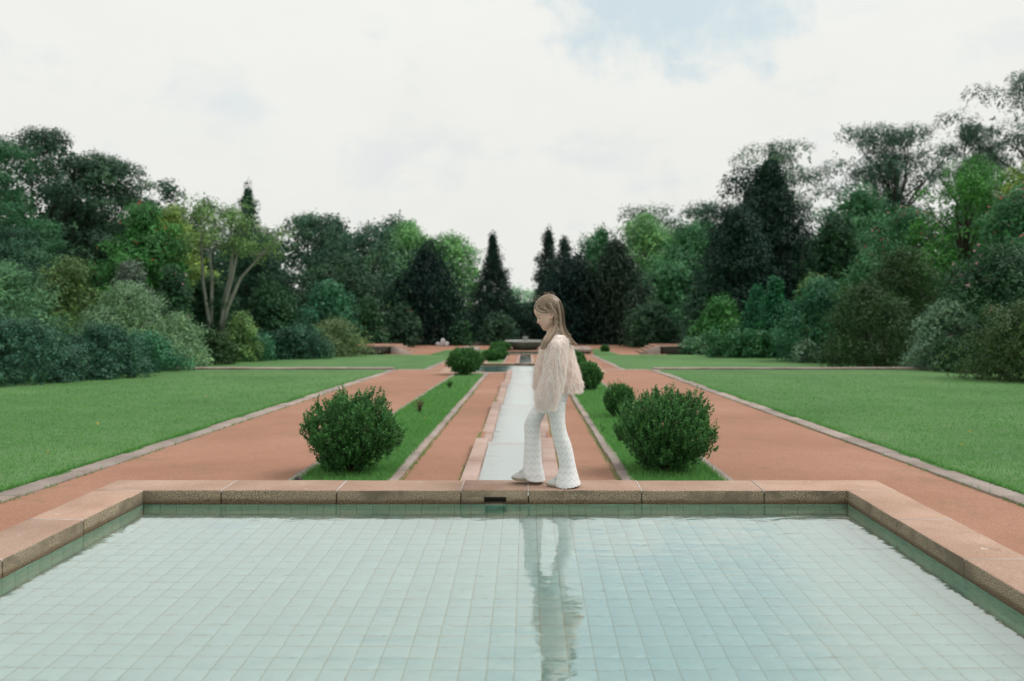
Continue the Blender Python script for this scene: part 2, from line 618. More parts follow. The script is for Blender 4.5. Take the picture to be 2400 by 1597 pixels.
def build_ground():
    xs = sorted({-700, -60, -30, -14, -8, -4.5, AX - CH_H - .1, AX + CH_H + .1, 4.5, 8, 14, 30, 60, 700, -0.215 - 2.6, -0.215 + 2.6, AX - 2.6, AX + 2.6, AX - 2.1, AX + 2.1})
    ys = sorted({-60, -5, 0.65, 5.88, 12, 20, 26.42, STEP_Y, STEP_Y + .002, 30.75, 40, 53.7, T2_END, T2_END + .002, 56.3, 59.9, 64, 80, 140, 300, 900})
    V, Q = [], []
    for y in ys:
        zz = gz(min(y, T2_END + 1)) if y > T2_END + 0.001 else gz(y if abs(y - STEP_Y) > .001 else STEP_Y - .001)
        if y == T2_END:
            zz = gz(T2_END - .001)
        for x in xs:
            V.append((x, y, zz - 0.02))
    nx = len(xs)
    for j in range(len(ys) - 1):
        for i in range(nx - 1):
            xc, yc = (xs[i] + xs[i + 1]) / 2, (ys[j] + ys[j + 1]) / 2
            inside = False
            for p, ya, yb in ((POOLS[0], 0.65, 5.88), (POOLS[1], 26.42, 30.75), (POOLS[2], 56.3, 59.9)):
                h = p['hx'] + .3
                if abs(xc - p['cx']) < h and ya < yc < yb:
                    inside = True
            if abs(xc - AX) < CH_H + .1 and (5.88 < yc < 26.42 or 30.75 < yc < 53.7):
                inside = True
            if not inside:
                Q.append((j * nx + i, j * nx + i + 1, (j + 1) * nx + i + 1, (j + 1) * nx + i))
    o = link('ground', mesh_np('ground', V, Q), M['soil'])
    tag(o, kind='structure')


build_ground()


def sheet(name, rects, mat, dz, kind='structure'):
    """rects: (x0, x1, y0, y1) laid on the terrain"""
    V, Q = [], []
    for (x0, x1, y0, y1) in rects:
        k = max(1, int((y1 - y0) / 4))
        for a in range(k):
            ya, yb = y0 + (y1 - y0) * a / k, y0 + (y1 - y0) * (a + 1) / k
            za, zb = gz(ya + 1e-4) + dz, gz(yb - 1e-4) + dz
            i = len(V)
            V += [(x0, ya, za), (x1, ya, za), (x1, yb, zb), (x0, yb, zb)]
            Q.append((i, i + 1, i + 2, i + 3))
    o = link(name, mesh_np(name, V, Q), mat)
    tag(o, kind=kind)
    return o


def ax(a, b):
    return (AX + a, AX + b)


X_CK, X_CP, X_K1, X_G1, X_K2, X_SP, X_LK = 0.32, 0.47, 1.05, 1.16, 1.99, 2.09, 4.18
X_LAWN = 4.43
EX = 0.05
for s in (-1, 1):
    def rr(a, b, y0, y1):
        return (AX + min(s * a, s * b), AX + max(s * a, s * b), y0, y1)
    sheet('path', [rr(X_CP - EX, X_K1 + .05, 5.85, 26.40), rr(X_CP - EX, X_K1 + .05, 30.72, 56.28)], M['path'], 0.0)
    sheet('grass_strip', [rr(X_G1 - .05, X_K2 + .05, 5.85, 26.40), rr(X_G1 - .05, X_K2 + .05, 30.72, 55.9)], M['lawn'], 0.008)
    sheet('path', [rr(2.5, X_LK + .05, -4.0, 5.86), rr(X_SP - .05, X_LK + .05, 5.86, 26.42), rr(2.5, X_LK + .05, 26.42, STEP_Y),
                   rr(2.5, X_LK + .05, STEP_Y + .18, 30.72), rr(X_SP - .05, X_LK + .05, 30.72, T2_END)], M['path'], 0.004)
    sheet('lawn', [rr(X_LAWN - .06, 16.0, -4.0, STEP_Y)], M['lawn'], 0.022)
    sheet('lawn', [rr(X_LAWN - .06, 22.0, STEP_Y + .18, T2_END)], M['lawn'], 0.022)
# far cross walk of red sand, with two grass plots
_V, _Q = [], []
for (x0, x1, y0, y1) in ((-9.5, AX - 2.02, T2_END + .1, 60.0), (AX + 2.02, 9.2, T2_END + .1, 60.0), (AX - 2.02, AX + 2.02, T2_END + .1, 56.35), (AX - 2.02, AX + 2.02, 59.86, 60.0), (-9.5, 9.2, 60.0, 68.5)):
    _n = len(_V)
    _V += [(x0, y0, -2.224), (x1, y0, -2.224), (x1, y1, -2.224), (x0, y1, -2.224)]
    _Q.append((_n, _n + 1, _n + 2, _n + 3))
tag(link('path', mesh_np('path', _V, _Q), M['path']), kind='structure')
for s, pts in ((-1, [(-6.45, 56.3), (-2.95, 56.3), (-2.95, 61.5), (-5.9, 61.5)]), (1, [(4.35, 56.3), (6.05, 56.3), (5.3, 62.6), (4.7, 62.6)])):
    V = [(x, y, -2.205 + (y - 56) * .002) for x, y in pts]
    o = link('grass_plot', mesh_np('grass_plot', V, [(0, 1, 2, 3)]), M['lawn'])
    tag(o, kind='structure')

# ------------------------------------------------------------------ kerbs
def kerb_line(x0, x1, y0, y1, length, hgt, mat, rng, label=None):
    root = empty('kerb', ((x0 + x1) / 2, y0, gz(y0 + .001)))
    tag(root, kind='structure')
    y = y0
    protos = [bevel_box_mesh('kerb_stone', -(x1 - x0) / 2, (x1 - x0) / 2, 0.004, length - .004, -0.10, 0.0, 0.010, 0.002, rng, 2) for _ in range(3)]
    sl = math.atan(-0.0275)
    while y < y1 - 0.2:
        L = min(length, y1 - y)
        o = link('kerb_stone', protos[rng.randrange(3)], [mat, mat], root)
        o.location = (rng.uniform(-.006, .006), y - y0, gz(y + .001) + hgt - gz(y0 + .001) + rng.uniform(-.004, .004))
        o.scale = (1, L / length, 1)
        o.rotation_euler = (sl + rng.uniform(-.002, .002), rng.uniform(-.008, .008), rng.uniform(-.003, .003))
        y += L
    return root


rk = random.Random(3)
for s in (-1, 1):
    for (a, b, ya, yb, hh, nm) in ((X_LK, X_LAWN, 1.0, STEP_Y, 0.022, 'kerb'), (X_K1, X_G1, 6.0, 26.40, 0.030, 'kerb'), (X_K2, X_SP, 6.0, 26.40, 0.030, 'kerb'),
                                   (X_LK, X_LAWN, STEP_Y + .2, T2_END, 0.022, 'kerb'), (X_K1, X_G1, 30.75, 55.9, 0.03, 'kerb'), (X_K2, X_SP, 30.75, 55.9, 0.03, 'kerb')):
        xa, xb = AX + min(s * a, s * b), AX + max(s * a, s * b)
        kerb_line(xa, xb, ya, yb, 1.25 if ya < 20 else 2.4, hh, M['kerb'], rk)

# ------------------------------------------------------------------ terrace step across the garden
for s, side in ((-1, 'left'), (1, 'right')):
    # sill of the step across each side walk
    xa, xb = AX + min(s * 2.63, s * X_LK), AX + max(s * 2.63, s * X_LK)
    root = tag(empty('step_sill', ((xa + xb) / 2, STEP_Y, gz(STEP_Y - .01))), 'pink granite step sill across the %s hand red walk' % side, 'step')
    k = 2
    w = (xb - xa) / k
    for i in range(k):
        me = bevel_box_mesh('sill_stone', -w / 2 + .003, w / 2 - .003, -.02, .22, -.62, .012, .012, .002, rk, 1)
        link('sill_stone', me, [M['kerb_pink'], M['wall_stone']], root, ((i - (k - 1) / 2) * w, 0, 0))
    # low wall cap between the lawns
    x_in, x_out = s * 4.30 + AX, s * 15.5 + AX
    root = tag(empty('low_wall', (x_in, STEP_Y, gz(STEP_Y - .01))), 'low stone wall with flat capping dividing the %s hand lawns' % side, 'wall')
    for i in range(7):
        a, b = s * (i * 1.6 + .004), s * ((i + 1) * 1.6 - .004)
        me = bevel_box_mesh('cap_stone', min(a, b), max(a, b), -.18, .20, .025, .085, .012, .004, rk, 2)
        o = link('cap_stone', me, [M['kerb'], M['kerb']], root, (0, 0, rk.uniform(-.006, .006)))
    mb = MB()
    mb.box(min(0, s * 11.2), max(0, s * 11.2), -.13, .16, -.62, .025)
    link('wall_base', mb.mesh('wall_base'), M['dark_stone'], root)

# ------------------------------------------------------------------ pools
TS = 0.1075


def tile_proto(name, w, h, th, gap=0.0036):
    """tile lying in xy, 12 triangles plus bevelled rim"""
    a, b = w / 2 - gap / 2, h / 2 - gap / 2
    c = 0.0022
    V = [(-a, -b, 0), (a, -b, 0), (a, b, 0), (-a, b, 0), (-a, -b, th - c), (a, -b, th - c), (a, b, th - c), (-a, b, th - c),
         (-a + c, -b + c, th), (a - c, -b + c, th), (a - c, b - c, th), (-a + c, b - c, th)]
    Q = [(0, 1, 5, 4), (1, 2, 6, 5), (2, 3, 7, 6), (3, 0, 4, 7), (4, 5, 9, 8), (5, 6, 10, 9), (6, 7, 11, 10), (7, 4, 8, 11), (8, 9, 10, 11)]
    return np.array(V), Q


def tiles_joined(name, mats4, proto, mat, parent, tints):
    V0, Q0 = proto
    n = len(mats4)
    V = np.concatenate([V0 @ np.array(m.to_3x3()).T + np.array(m.translation) for m in mats4])
    Q = np.concatenate([np.array(Q0) + i * len(V0) for i in range(n)])
    o = link(name, mesh_np(name, V, Q, tint=np.repeat(tints, len(Q0))), mat, parent)
    tag(o, kind='stuff')
    return o


def cope_stone(root, x0, x1, y0, y1, z1, th, rng, name='coping_stone', cuts=3):
    g = .003
    me = bevel_box_mesh(name, x0 + g, x1 - g, y0 + g, y1 - g, z1 - th, z1, .008, .0015, rng, cuts)
    o = link(name, me, [M['cope_top'], M['cope_face']], root)
    o.location = Vector((0, 0, rng.uniform(-.002, .002))) - root.location
    return o


def pool(i, p, label, detail):
    rng = random.Random(40 + i)
    cx, hx, y0, y1, zc = p['cx'], p['hx'], p['y0'], p['y1'], p['z']
    th = 0.092 if i == 0 else 0.045
    wl = zc - th - 0.002
    fl = wl - 0.26
    root = tag(empty('ornamental_pool', (cx, y0, zc)), label, 'pool', 'tiled pools along the garden axis')
    L = Vector(root.location)
    # ---- coping
    xb = [-2.01, -1.255, -0.441, 0.0, 0.742, 1.545] if i == 0 else [cx + hx * t for t in (-.8, -.5, -.13, .13, .5, .8)]
    xl, xr = cx - hx, cx + hx
    bx = [xl - CW] + xb + [xr + CW]
    for row, (ya, yb) in enumerate(((y1 - .02 if i == 0 else y1, y1 + CW), (y0 - CW, y0))):
        for k in range(len(bx) - 1):
            a, b = bx[k], bx[k + 1]
            yy0, yy1 = ya, yb
            if row == 0 and i == 0:
                if 0 < k < len(bx) - 2:
                    yy0 = y1
                else:
                    yy0 = y1
            if row == 0 and k == 3:
                # stone with the water outlet: a slot through its foot
                na, nb = (-0.29, -0.145) if i == 0 else (AX - .2, AX + .2)
                hs = th * .52
                mb = MB()
                g = .003
                mb.box(a + g, b - g, yy0 + g, yy1 - g, zc - th + hs, zc)
                mb.box(a + g, na, yy0 + g, yy1 - g, zc - th, zc - th + hs)
                mb.box(nb, b - g, yy0 + g, yy1 - g, zc - th, zc - th + hs)
                me = mb.mesh('coping_stone')
                bm = bmesh.new(); bm.from_mesh(me)
                bmesh.ops.remove_doubles(bm, verts=bm.verts, dist=1e-5)
                bm.normal_update()
                for f in bm.faces:
                    f.material_index = 0 if (f.normal.z > .5 and f.calc_center_median().z > zc - .01) else 1
                bm.to_mesh(me); bm.free()
                o = link('coping_stone', me, [M['cope_top'], M['cope_face']], root)
                o.location = -L
                o['label'] = 'coping stone with a dark water outlet slot'
            else:
                cope_stone(root, a, b, yy0, yy1, zc, th, rng)
            if k > 0 and row == 0:
                mb = MB()
                mb.box(a - .0045, a + .0045, yy0 + .006, yy1 - .006, zc - .016, zc + .0012)
                o = link('mortar_joint', mb.mesh('mortar_joint'), M['mortar'], root, -L)
    ys = [y1]
    while ys[-1] > y0 + .45:
        ys.append(ys[-1] - (.745 if i == 0 else .95))
    ys[-1] = y0
    for sx in (0, 1):
        a, b = (xl - CW, xl) if sx == 0 else (xr, xr + CW)
        for k in range(len(ys) - 1):
            cope_stone(root, a, b, ys[k + 1], ys[k], zc, th, rng)
            mb = MB()
            mb.box(a + .006, b - .006, ys[k] - .0035, ys[k] + .0035, zc - .014, zc + .0008)
            link('mortar_joint', mb.mesh('mortar_joint'), M['mortar'], root, -L)
    # ---- shell: floor bed and four walls
    mb = MB()
    zb = min(fl - .1, gz(y1 + CW + .05) - .3)
    e = .26
    mb.box(xl - e, xl - .008, y0 - e, y1 + e, zb, zc - th - .001)
    mb.box(xr + .008, xr + e, y0 - e, y1 + e, zb, zc - th - .001)
    mb.box(xl - .008, xr + .008, y1 + .008, y1 + e, zb, zc - th - .001)
    mb.box(xl - .008, xr + .008, y0 - e, y0 - .008, zb, zc - th - .001)
    link('basin_wall', mb.mesh('basin_wall'), M['wall_stone'], root, -L)
    mb = MB()
    mb.box(xl - .007, xr + .007, y0 - .007, y1 + .007, fl - .06, fl - .0013)
    mb.box(xl - .0072, xl - .0050, y0, y1, fl - .0055, zc - th - .0015)
    mb.box(xr + .0050, xr + .0072, y0, y1, fl - .0055, zc - th - .0015)
    mb.box(xl - .0050, xr + .0050, y1 + .0050, y1 + .0072, fl - .0055, zc - th - .0015)
    mb.box(xl - .0050, xr + .0050, y0 - .0072, y0 - .0050, fl - .0055, zc - th - .0015)
    link('grout_bed', mb.mesh('grout_bed'), M['grout'], root, -L)
    # ---- tiles
    nx, ny = int(round(2 * hx / TS)), int(round((y1 - y0) / TS))
    tx, ty = 2 * hx / nx, (y1 - y0) / ny
    fp = tile_proto('floor_tile', tx, ty, .0055)
    mats, near = [], []
    for a in range(nx):
        for b in range(ny):
            x, y = xl + (a + .5) * tx, y0 + (b + .5) * ty
            m4 = Matrix.Translation((x, y, fl - .0055)) @ Matrix.Rotation(rng.uniform(-.004, .004), 4, 'Z') @ Matrix.Rotation(rng.uniform(-.004, .004), 4, 'X')
            vis = abs(x) < 0.60 * y and y > 3.35
            mats.append((y if vis else 99, m4))
    mats.sort(key=lambda t: t[0])
    nsolo = 300 if detail else 0
    me = mesh_np('floor_tile', *fp)
    for _, m4 in mats[:nsolo]:
        o = link('floor_tile', me, M['tile_floor'], root)
        o.matrix_local = Matrix.Translation(-L) @ m4
    r2 = np.random.default_rng(i)
    tiles_joined('floor_tile', [m for _, m in mats[nsolo:]], fp, M['tile_floor'], root, r2.random(len(mats) - nsolo)).location = -L
    nz = 3
    hz = .105
    wp = tile_proto('wall_tile', tx, hz, .0045)
    wm = []
    for r in range(nz):
        z = fl + (r + .5) * hz
        if z + hz / 2 > zc - th - .002:
            continue
        for a in range(nx):
            wm.append(Matrix.Translation((xl + (a + .5) * tx, y1 + .005, z)) @ Matrix.Rotation(math.pi / 2, 4, 'X'))
        for b in range(ny - 1, -1, -1):
            y = y0 + (b + .5) * ty
            wm.append(Matrix.Translation((xl - .005, y, z)) @ Matrix.Rotation(math.pi / 2, 4, 'Z') @ Matrix.Rotation(math.pi / 2, 4, 'X'))
            wm.append(Matrix.Translation((xr + .005, y, z)) @ Matrix.Rotation(-math.pi / 2, 4, 'Z') @ Matrix.Rotation(math.pi / 2, 4, 'X'))
    # cut top row up to the water line
    zt = fl + 2 * hz
    hc = zc - th - .002 - zt
    wp2 = tile_proto('wall_tile', tx, hc, .0045)
    wm2 = []
    for a in range(nx):
        wm2.append(Matrix.Translation((xl + (a + .5) * tx, y1 + .005, zt + hc / 2)) @ Matrix.Rotation(math.pi / 2, 4, 'X'))
    for b in range(ny):
        y = y0 + (b + .5) * ty
        wm2.append(Matrix.Translation((xl - .005, y, zt + hc / 2)) @ Matrix.Rotation(math.pi / 2, 4, 'Z') @ Matrix.Rotation(math.pi / 2, 4, 'X'))
        wm2.append(Matrix.Translation((xr + .005, y, zt + hc / 2)) @ Matrix.Rotation(-math.pi / 2, 4, 'Z') @ Matrix.Rotation(math.pi / 2, 4, 'X'))
    if detail:
        mw = mesh_np('wall_tile', *wp)
        seen = [m for m in wm if m.translation.y > 2.6]
        rest = [m for m in wm if m.translation.y <= 2.6]
        for m4 in seen[:240]:
            o = link('wall_tile', mw, M['tile_wall'], root)
            o.matrix_local = Matrix.Translation(-L) @ m4
        wm = seen[240:] + rest
    if wm:
        tiles_joined('wall_tile', wm, wp, M['tile_wall'], root, r2.random(len(wm))).location = -L
    tiles_joined('wall_tile', wm2, wp2, M['tile_wall'], root, r2.random(len(wm2))).location = -L
    # ---- water
    V = [(xl - .004, y0 - .004, wl), (xr + .004, y0 - .004, wl), (xr + .004, y1 + .004, wl), (xl - .004, y1 + .004, wl)]
    tag(link('water', mesh_np('water', V, [(0, 1, 2, 3)]), M['water']), kind='structure')
    return root


pool(0, POOLS[0], 'large tiled pool with pink granite coping in front, the child walks on it', True)
pool(1, POOLS[1], 'middle tiled pool beyond the long narrow channel', False)
pool(2, POOLS[2], 'far turquoise pool just before the round stone fountain bowl', False)

# ------------------------------------------------------------------ the channel with its weirs
def channel(segs, label, key):
    rng = random.Random(9)
    y0 = segs[0][0]
    root = tag(empty('water_channel', (AX, y0, gz(y0))), label, 'water channel')
    L = Vector(root.location)
    for si, (ya, yb) in enumerate(segs):
        top = gz((ya + yb) / 2) + .030
        wz = top - .05
        for s in (-1, 1):
            k = max(2, int(round((yb - ya) / 1.35)))
            for j in range(k):
                a, b = ya + (yb - ya) * j / k, ya + (yb - ya) * (j + 1) / k
                x0, x1 = AX + min(s * X_CK, s * X_CP), AX + max(s * X_CK, s * X_CP)
                jw = 0.0
                if s > 0: x1 += jw
                else: x0 -= jw
                me = bevel_box_mesh('kerb_stone', x0, x1, a + .003, b - .003, top - .26, top, .008, .0015, rng, 2)
                link('kerb_stone', me, [M['kerb_pink'], M['kerb_pink']], root, -L)
        mb = MB()
        mb.box(AX - CH_H - .02, AX + CH_H + .02, ya, yb, top - .30, top - .20)
        link('channel_bed', mb.mesh('channel_bed'), M['tile_floor'], root, -L)
        if si < len(segs) - 1:
            me = bevel_box_mesh('weir', AX - CH_H + .001, AX + CH_H - .001, yb - .06, yb + .02, top - .30, wz - .004, .008, .001, rng, 1)
            link('weir', me, [M['kerb_pink'], M['kerb_pink']], root, -L)
        V = [(AX - CH_H - .003, ya, wz), (AX + CH_H + .003, ya, wz), (AX + CH_H + .003, yb, wz), (AX - CH_H - .003, yb, wz)]
        tag(link('water', mesh_np('water', V, [(0, 1, 2, 3)]), M['water_channel']), kind='structure')
    return root


channel(SEG1, 'long narrow water channel of pink kerbs leading away behind the child', 'a')
channel(SEG2, 'short stretch of water channel between the middle and far pools', 'b')

# ------------------------------------------------------------------ fountain bowl
fy = 62.6
fx = (1231 - VX) * fy / F
fz = -2.205
root = tag(empty('fountain', (fx, fy, fz)), 'round lobed green stone fountain bowl with pale square pedestal at garden end', 'fountain')
mb = MB()
prof = [(0.62, 0.0), (0.80, 0.03), (0.98, 0.16), (1.24, 0.34), (1.40, 0.50), (1.44, 0.56)]
mb.lathe(prof, 96, mod=lambda th, z: 1.0 + .035 * abs(math.sin(th * 6)) * min(1, z / .25))
link('bowl', mb.mesh('bowl', True), M['fountain'], root)
mb = MB()
mb.lathe([(1.43, .555), (1.49, .565), (1.50, .60), (1.48, .63), (1.38, .635), (1.34, .60), (1.32, .42), (0.2, .36)], 96, mod=lambda th, z: 1.0 + .035 * abs(math.sin(th * 6)))
link('rim', mb.mesh('rim', True), M['fountain_light'], root)
me = bevel_box_mesh('pedestal', -.17, .17, -.17, .17, .35, .82, .02, .004, rk, 0)
link('pedestal', me, [M['fountain_light'], M['fountain_light']], root)
me = bevel_box_mesh('cap_block', -.20, .20, -.20, .20, .822, .90, .02, .004, rk, 0)
link('cap_block', me, [M['fountain_light'], M['fountain_light']], root)
mb = MB()
mb.lathe([(1.36, .0), (.02, .0)], 64)
o = link('water', mb.mesh('water'), M['water'])
o.location = (fx, fy, fz + .53)
tag(o, kind='structure')
mb = MB()
for sx in (-1, 1):
    me = bevel_box_mesh('foot_block', -.3 + sx * 1.15, .3 + sx * 1.15, -.9, -.3, -.02, .10, .02, .004, rk, 0)
    link('foot_block', me, [M['kerb_pink'], M['kerb_pink']], root)

# ------------------------------------------------------------------ slabs beside the far pool
for s, side in ((-1, 'left'), (1, 'right')):
    x0 = AX + s * 3.25
    root = tag(empty('stone_slab_stack', (x0, 57.2, -2.22)), 'pair of flat pale stone slabs %s of the far pool' % side, 'stone slabs')
    for j in range(2):
        a, b = s * (j * .62), s * (j * .62 + .58)
        me = bevel_box_mesh('slab', min(a, b), max(a, b), 0, 3.6, .12, .30, .02, .004, rk, 2)
        link('slab', me, [M['kerb'], M['kerb']], root)
    mb = MB()
    a, b = s * .05, s * 1.1
    mb.box(min(a, b), max(a, b), .1, 3.5, -.05, .12)
    link('plinth', mb.mesh('plinth'), M['dark_stone'], root)

# ------------------------------------------------------------------ raised terraces with stairs
for s, side in ((-1, 'left'), (1, 'right')):
    xt = AX + s * 8.95
    root = tag(empty('terrace_stairs', (xt, 57.0, -2.23)), 'stone stairs rising to the raised red walk on the %s hand side' % side, 'stairs')
    for j in range(4):
        a, b = -s * (.02 + .30 * j), -s * (.30 * (j + 1) - .02)
        me = bevel_box_mesh('step', min(a, b) - .012, max(a, b) + .012, -.05, 3.2, 0, .56 - .135 * (j + 0) - .02, .012, .003, rk, 1)
        link('step', me, [M['path'], M['kerb_pink']], root)
    # sloping cheek stone on the near side
    mb = MB()
    h0, h1, ln = .62, .08, 1.35
    V = []
    for y in (-.28, -.07):
        V += [(0, y, -.1), (-s * ln, y, -.1), (-s * ln, y, h1), (0, y, h0)]
    mb.add(V, [(0, 1, 2, 3), (7, 6, 5, 4), (3, 2, 6, 7), (0, 3, 7, 4), (1, 5, 6, 2)])
    link('cheek_wall', mb.mesh('cheek_wall'), M['kerb'], root)
    root = tag(empty('raised_terrace', (xt, 57.0, -2.23)), 'dark stone terrace with red sand walk on top, %s edge of garden' % side, 'terrace')
    mb = MB()
    mb.box(min(s * .005, s * 14), max(s * .005, s * 14), -.06, 3.2, -.1, .47)
    link('retaining_wall', mb.mesh('retaining_wall'), M['dark_stone'], root)
    for j in range(7):
        a, b = s * (.01 + 2.0 * j), s * (2.0 * (j + 1) - .01)
        me = bevel_box_mesh('edge_stone', min(a, b), max(a, b), -.12, .25, .472, .555, .012, .003, rk, 1)
        link('edge_stone', me, [M['kerb_pink'], M['kerb']], root)
    mb = MB()
    mb.box(min(s * .01, s * 14), max(s * .01, s * 14), .26, 3.2, .471, .545)
    link('walk_surface', mb.mesh('walk_surface'), M['path'], root)

# ------------------------------------------------------------------ garden spotlight peeping over the coping
root = tag(empty('garden_spotlight', (-1.885, 7.0, gz(7.0))), 'small black garden spotlight behind the pool coping near the dark bush', 'spotlight')
mb = MB()
mb.tube([(0, 0, -.02), (0, 0, .12)], [.012, .012], 8)
link('stake', mb.mesh('stake'), mat_plain('black_metal', (.012, .012, .012), .5), root)
mb = MB()
mb.lathe([(.0, .235), (.018, .233), (.032, .222), (.037, .19), (.037, .12), (.030, .11), (.0, .11)], 20)
link('lamp_head', mb.mesh('lamp_head', True), bpy.data.materials['black_metal'], root)

# ------------------------------------------------------------------ foliage
def nrm(a):
    return a / (np.linalg.norm(a, axis=-1, keepdims=True) + 1e-9)


def leaf_quads(P, axis, size, aspect, rng, up=0.35):
    """kite-shaped leaves: base at P, along axis"""
    n = len(P)
    axis = nrm(axis)
    rnd = rng.normal(size=(n, 3))
    rnd[:, 2] += up
    side = nrm(np.cross(axis, rnd))
    s = np.asarray(size).reshape(-1, 1) * np.ones((n, 1))
    w = s * aspect * 0.5
    nor = np.cross(axis, side)
    mid = P + axis * s * 0.45 + nor * s * 0.06
    V = np.stack([P, mid + side * w, P + axis * s, mid - side * w], axis=1).reshape(-1, 3)
    Q = np.arange(4 * n).reshape(n, 4)
    return V, Q


def leaf_shell(P, d, size, aspect, rng, hang, spread=.55):
    """leaves whose faces look outwards from their clump, so clumps are lit like solid forms"""
    n = len(P)
    nv = nrm(d + np.array([0, 0, .30]) + rng.normal(size=(n, 3)) * spread)
    ax_ = rng.normal(size=(n, 3)) + d * .25
    ax_[:, 2] -= hang * 2.0
    ax_ = ax_ - nv * (ax_ * nv).sum(1, keepdims=True)
    ax_ = nrm(ax_)
    side = np.cross(nv, ax_)
    s = np.asarray(size).reshape(-1, 1) * np.ones((n, 1))
    w = s * aspect * 0.5
    mid = P + ax_ * s * .45 + nv * s * .08
    V = np.stack([P, mid + side * w, P + ax_ * s, mid - side * w], axis=1).reshape(-1, 3)
    return V, np.arange(4 * n).reshape(n, 4)


def profile(kind, t):
    if kind == 'dome':
        return np.sqrt(np.clip(1 - t ** 2.3, 0, 1)) * (0.86 + 0.14 * np.clip(t * 6, 0, 1))
    if kind == 'round':
        return np.clip(1 - np.abs(2 * t - 0.9) ** 2.2, 0.02, 1) ** 0.5
    if kind == 'wide':
        return np.clip(1 - np.abs((t - .42) / .60) ** 3.2, 0.03, 1) ** 0.55
    if kind == 'umbrella':
        return np.clip(1 - np.abs((t - 0.62) / 0.5) ** 2.4, 0.03, 1) ** 0.6
    if kind == 'cone':
        return np.clip((1 - t) ** 0.80, 0, 1) * (0.80 + 0.20 * np.clip(t * 8, 0, 1)) + 0.012
    if kind == 'spire':
        return np.clip(1 - t, 0, 1) ** 1.2 * (.9 + .1 * np.clip(t * 8, 0, 1)) + .008
    if kind == 'yew':
        return np.clip((1 - t) * 2.1, 0, 1) ** 0.62 * (0.88 + 0.12 * np.clip(t * 4, 0, 1))
    if kind == 'column':
        return np.clip((1 - t) * 1.25, 0, 1) ** 0.75
    if kind == 'broad':
        return np.clip(1 - t ** 2.4, 0, 1) ** 0.85 * (0.84 + 0.16 * np.clip(t * 4, 0, 1)) + .02
    if kind == 'hedge':
        return np.clip((1 - t) * 7, 0, 1) ** 0.4
    return np.ones_like(t)


PX = F * 1024.0 / 2400.0


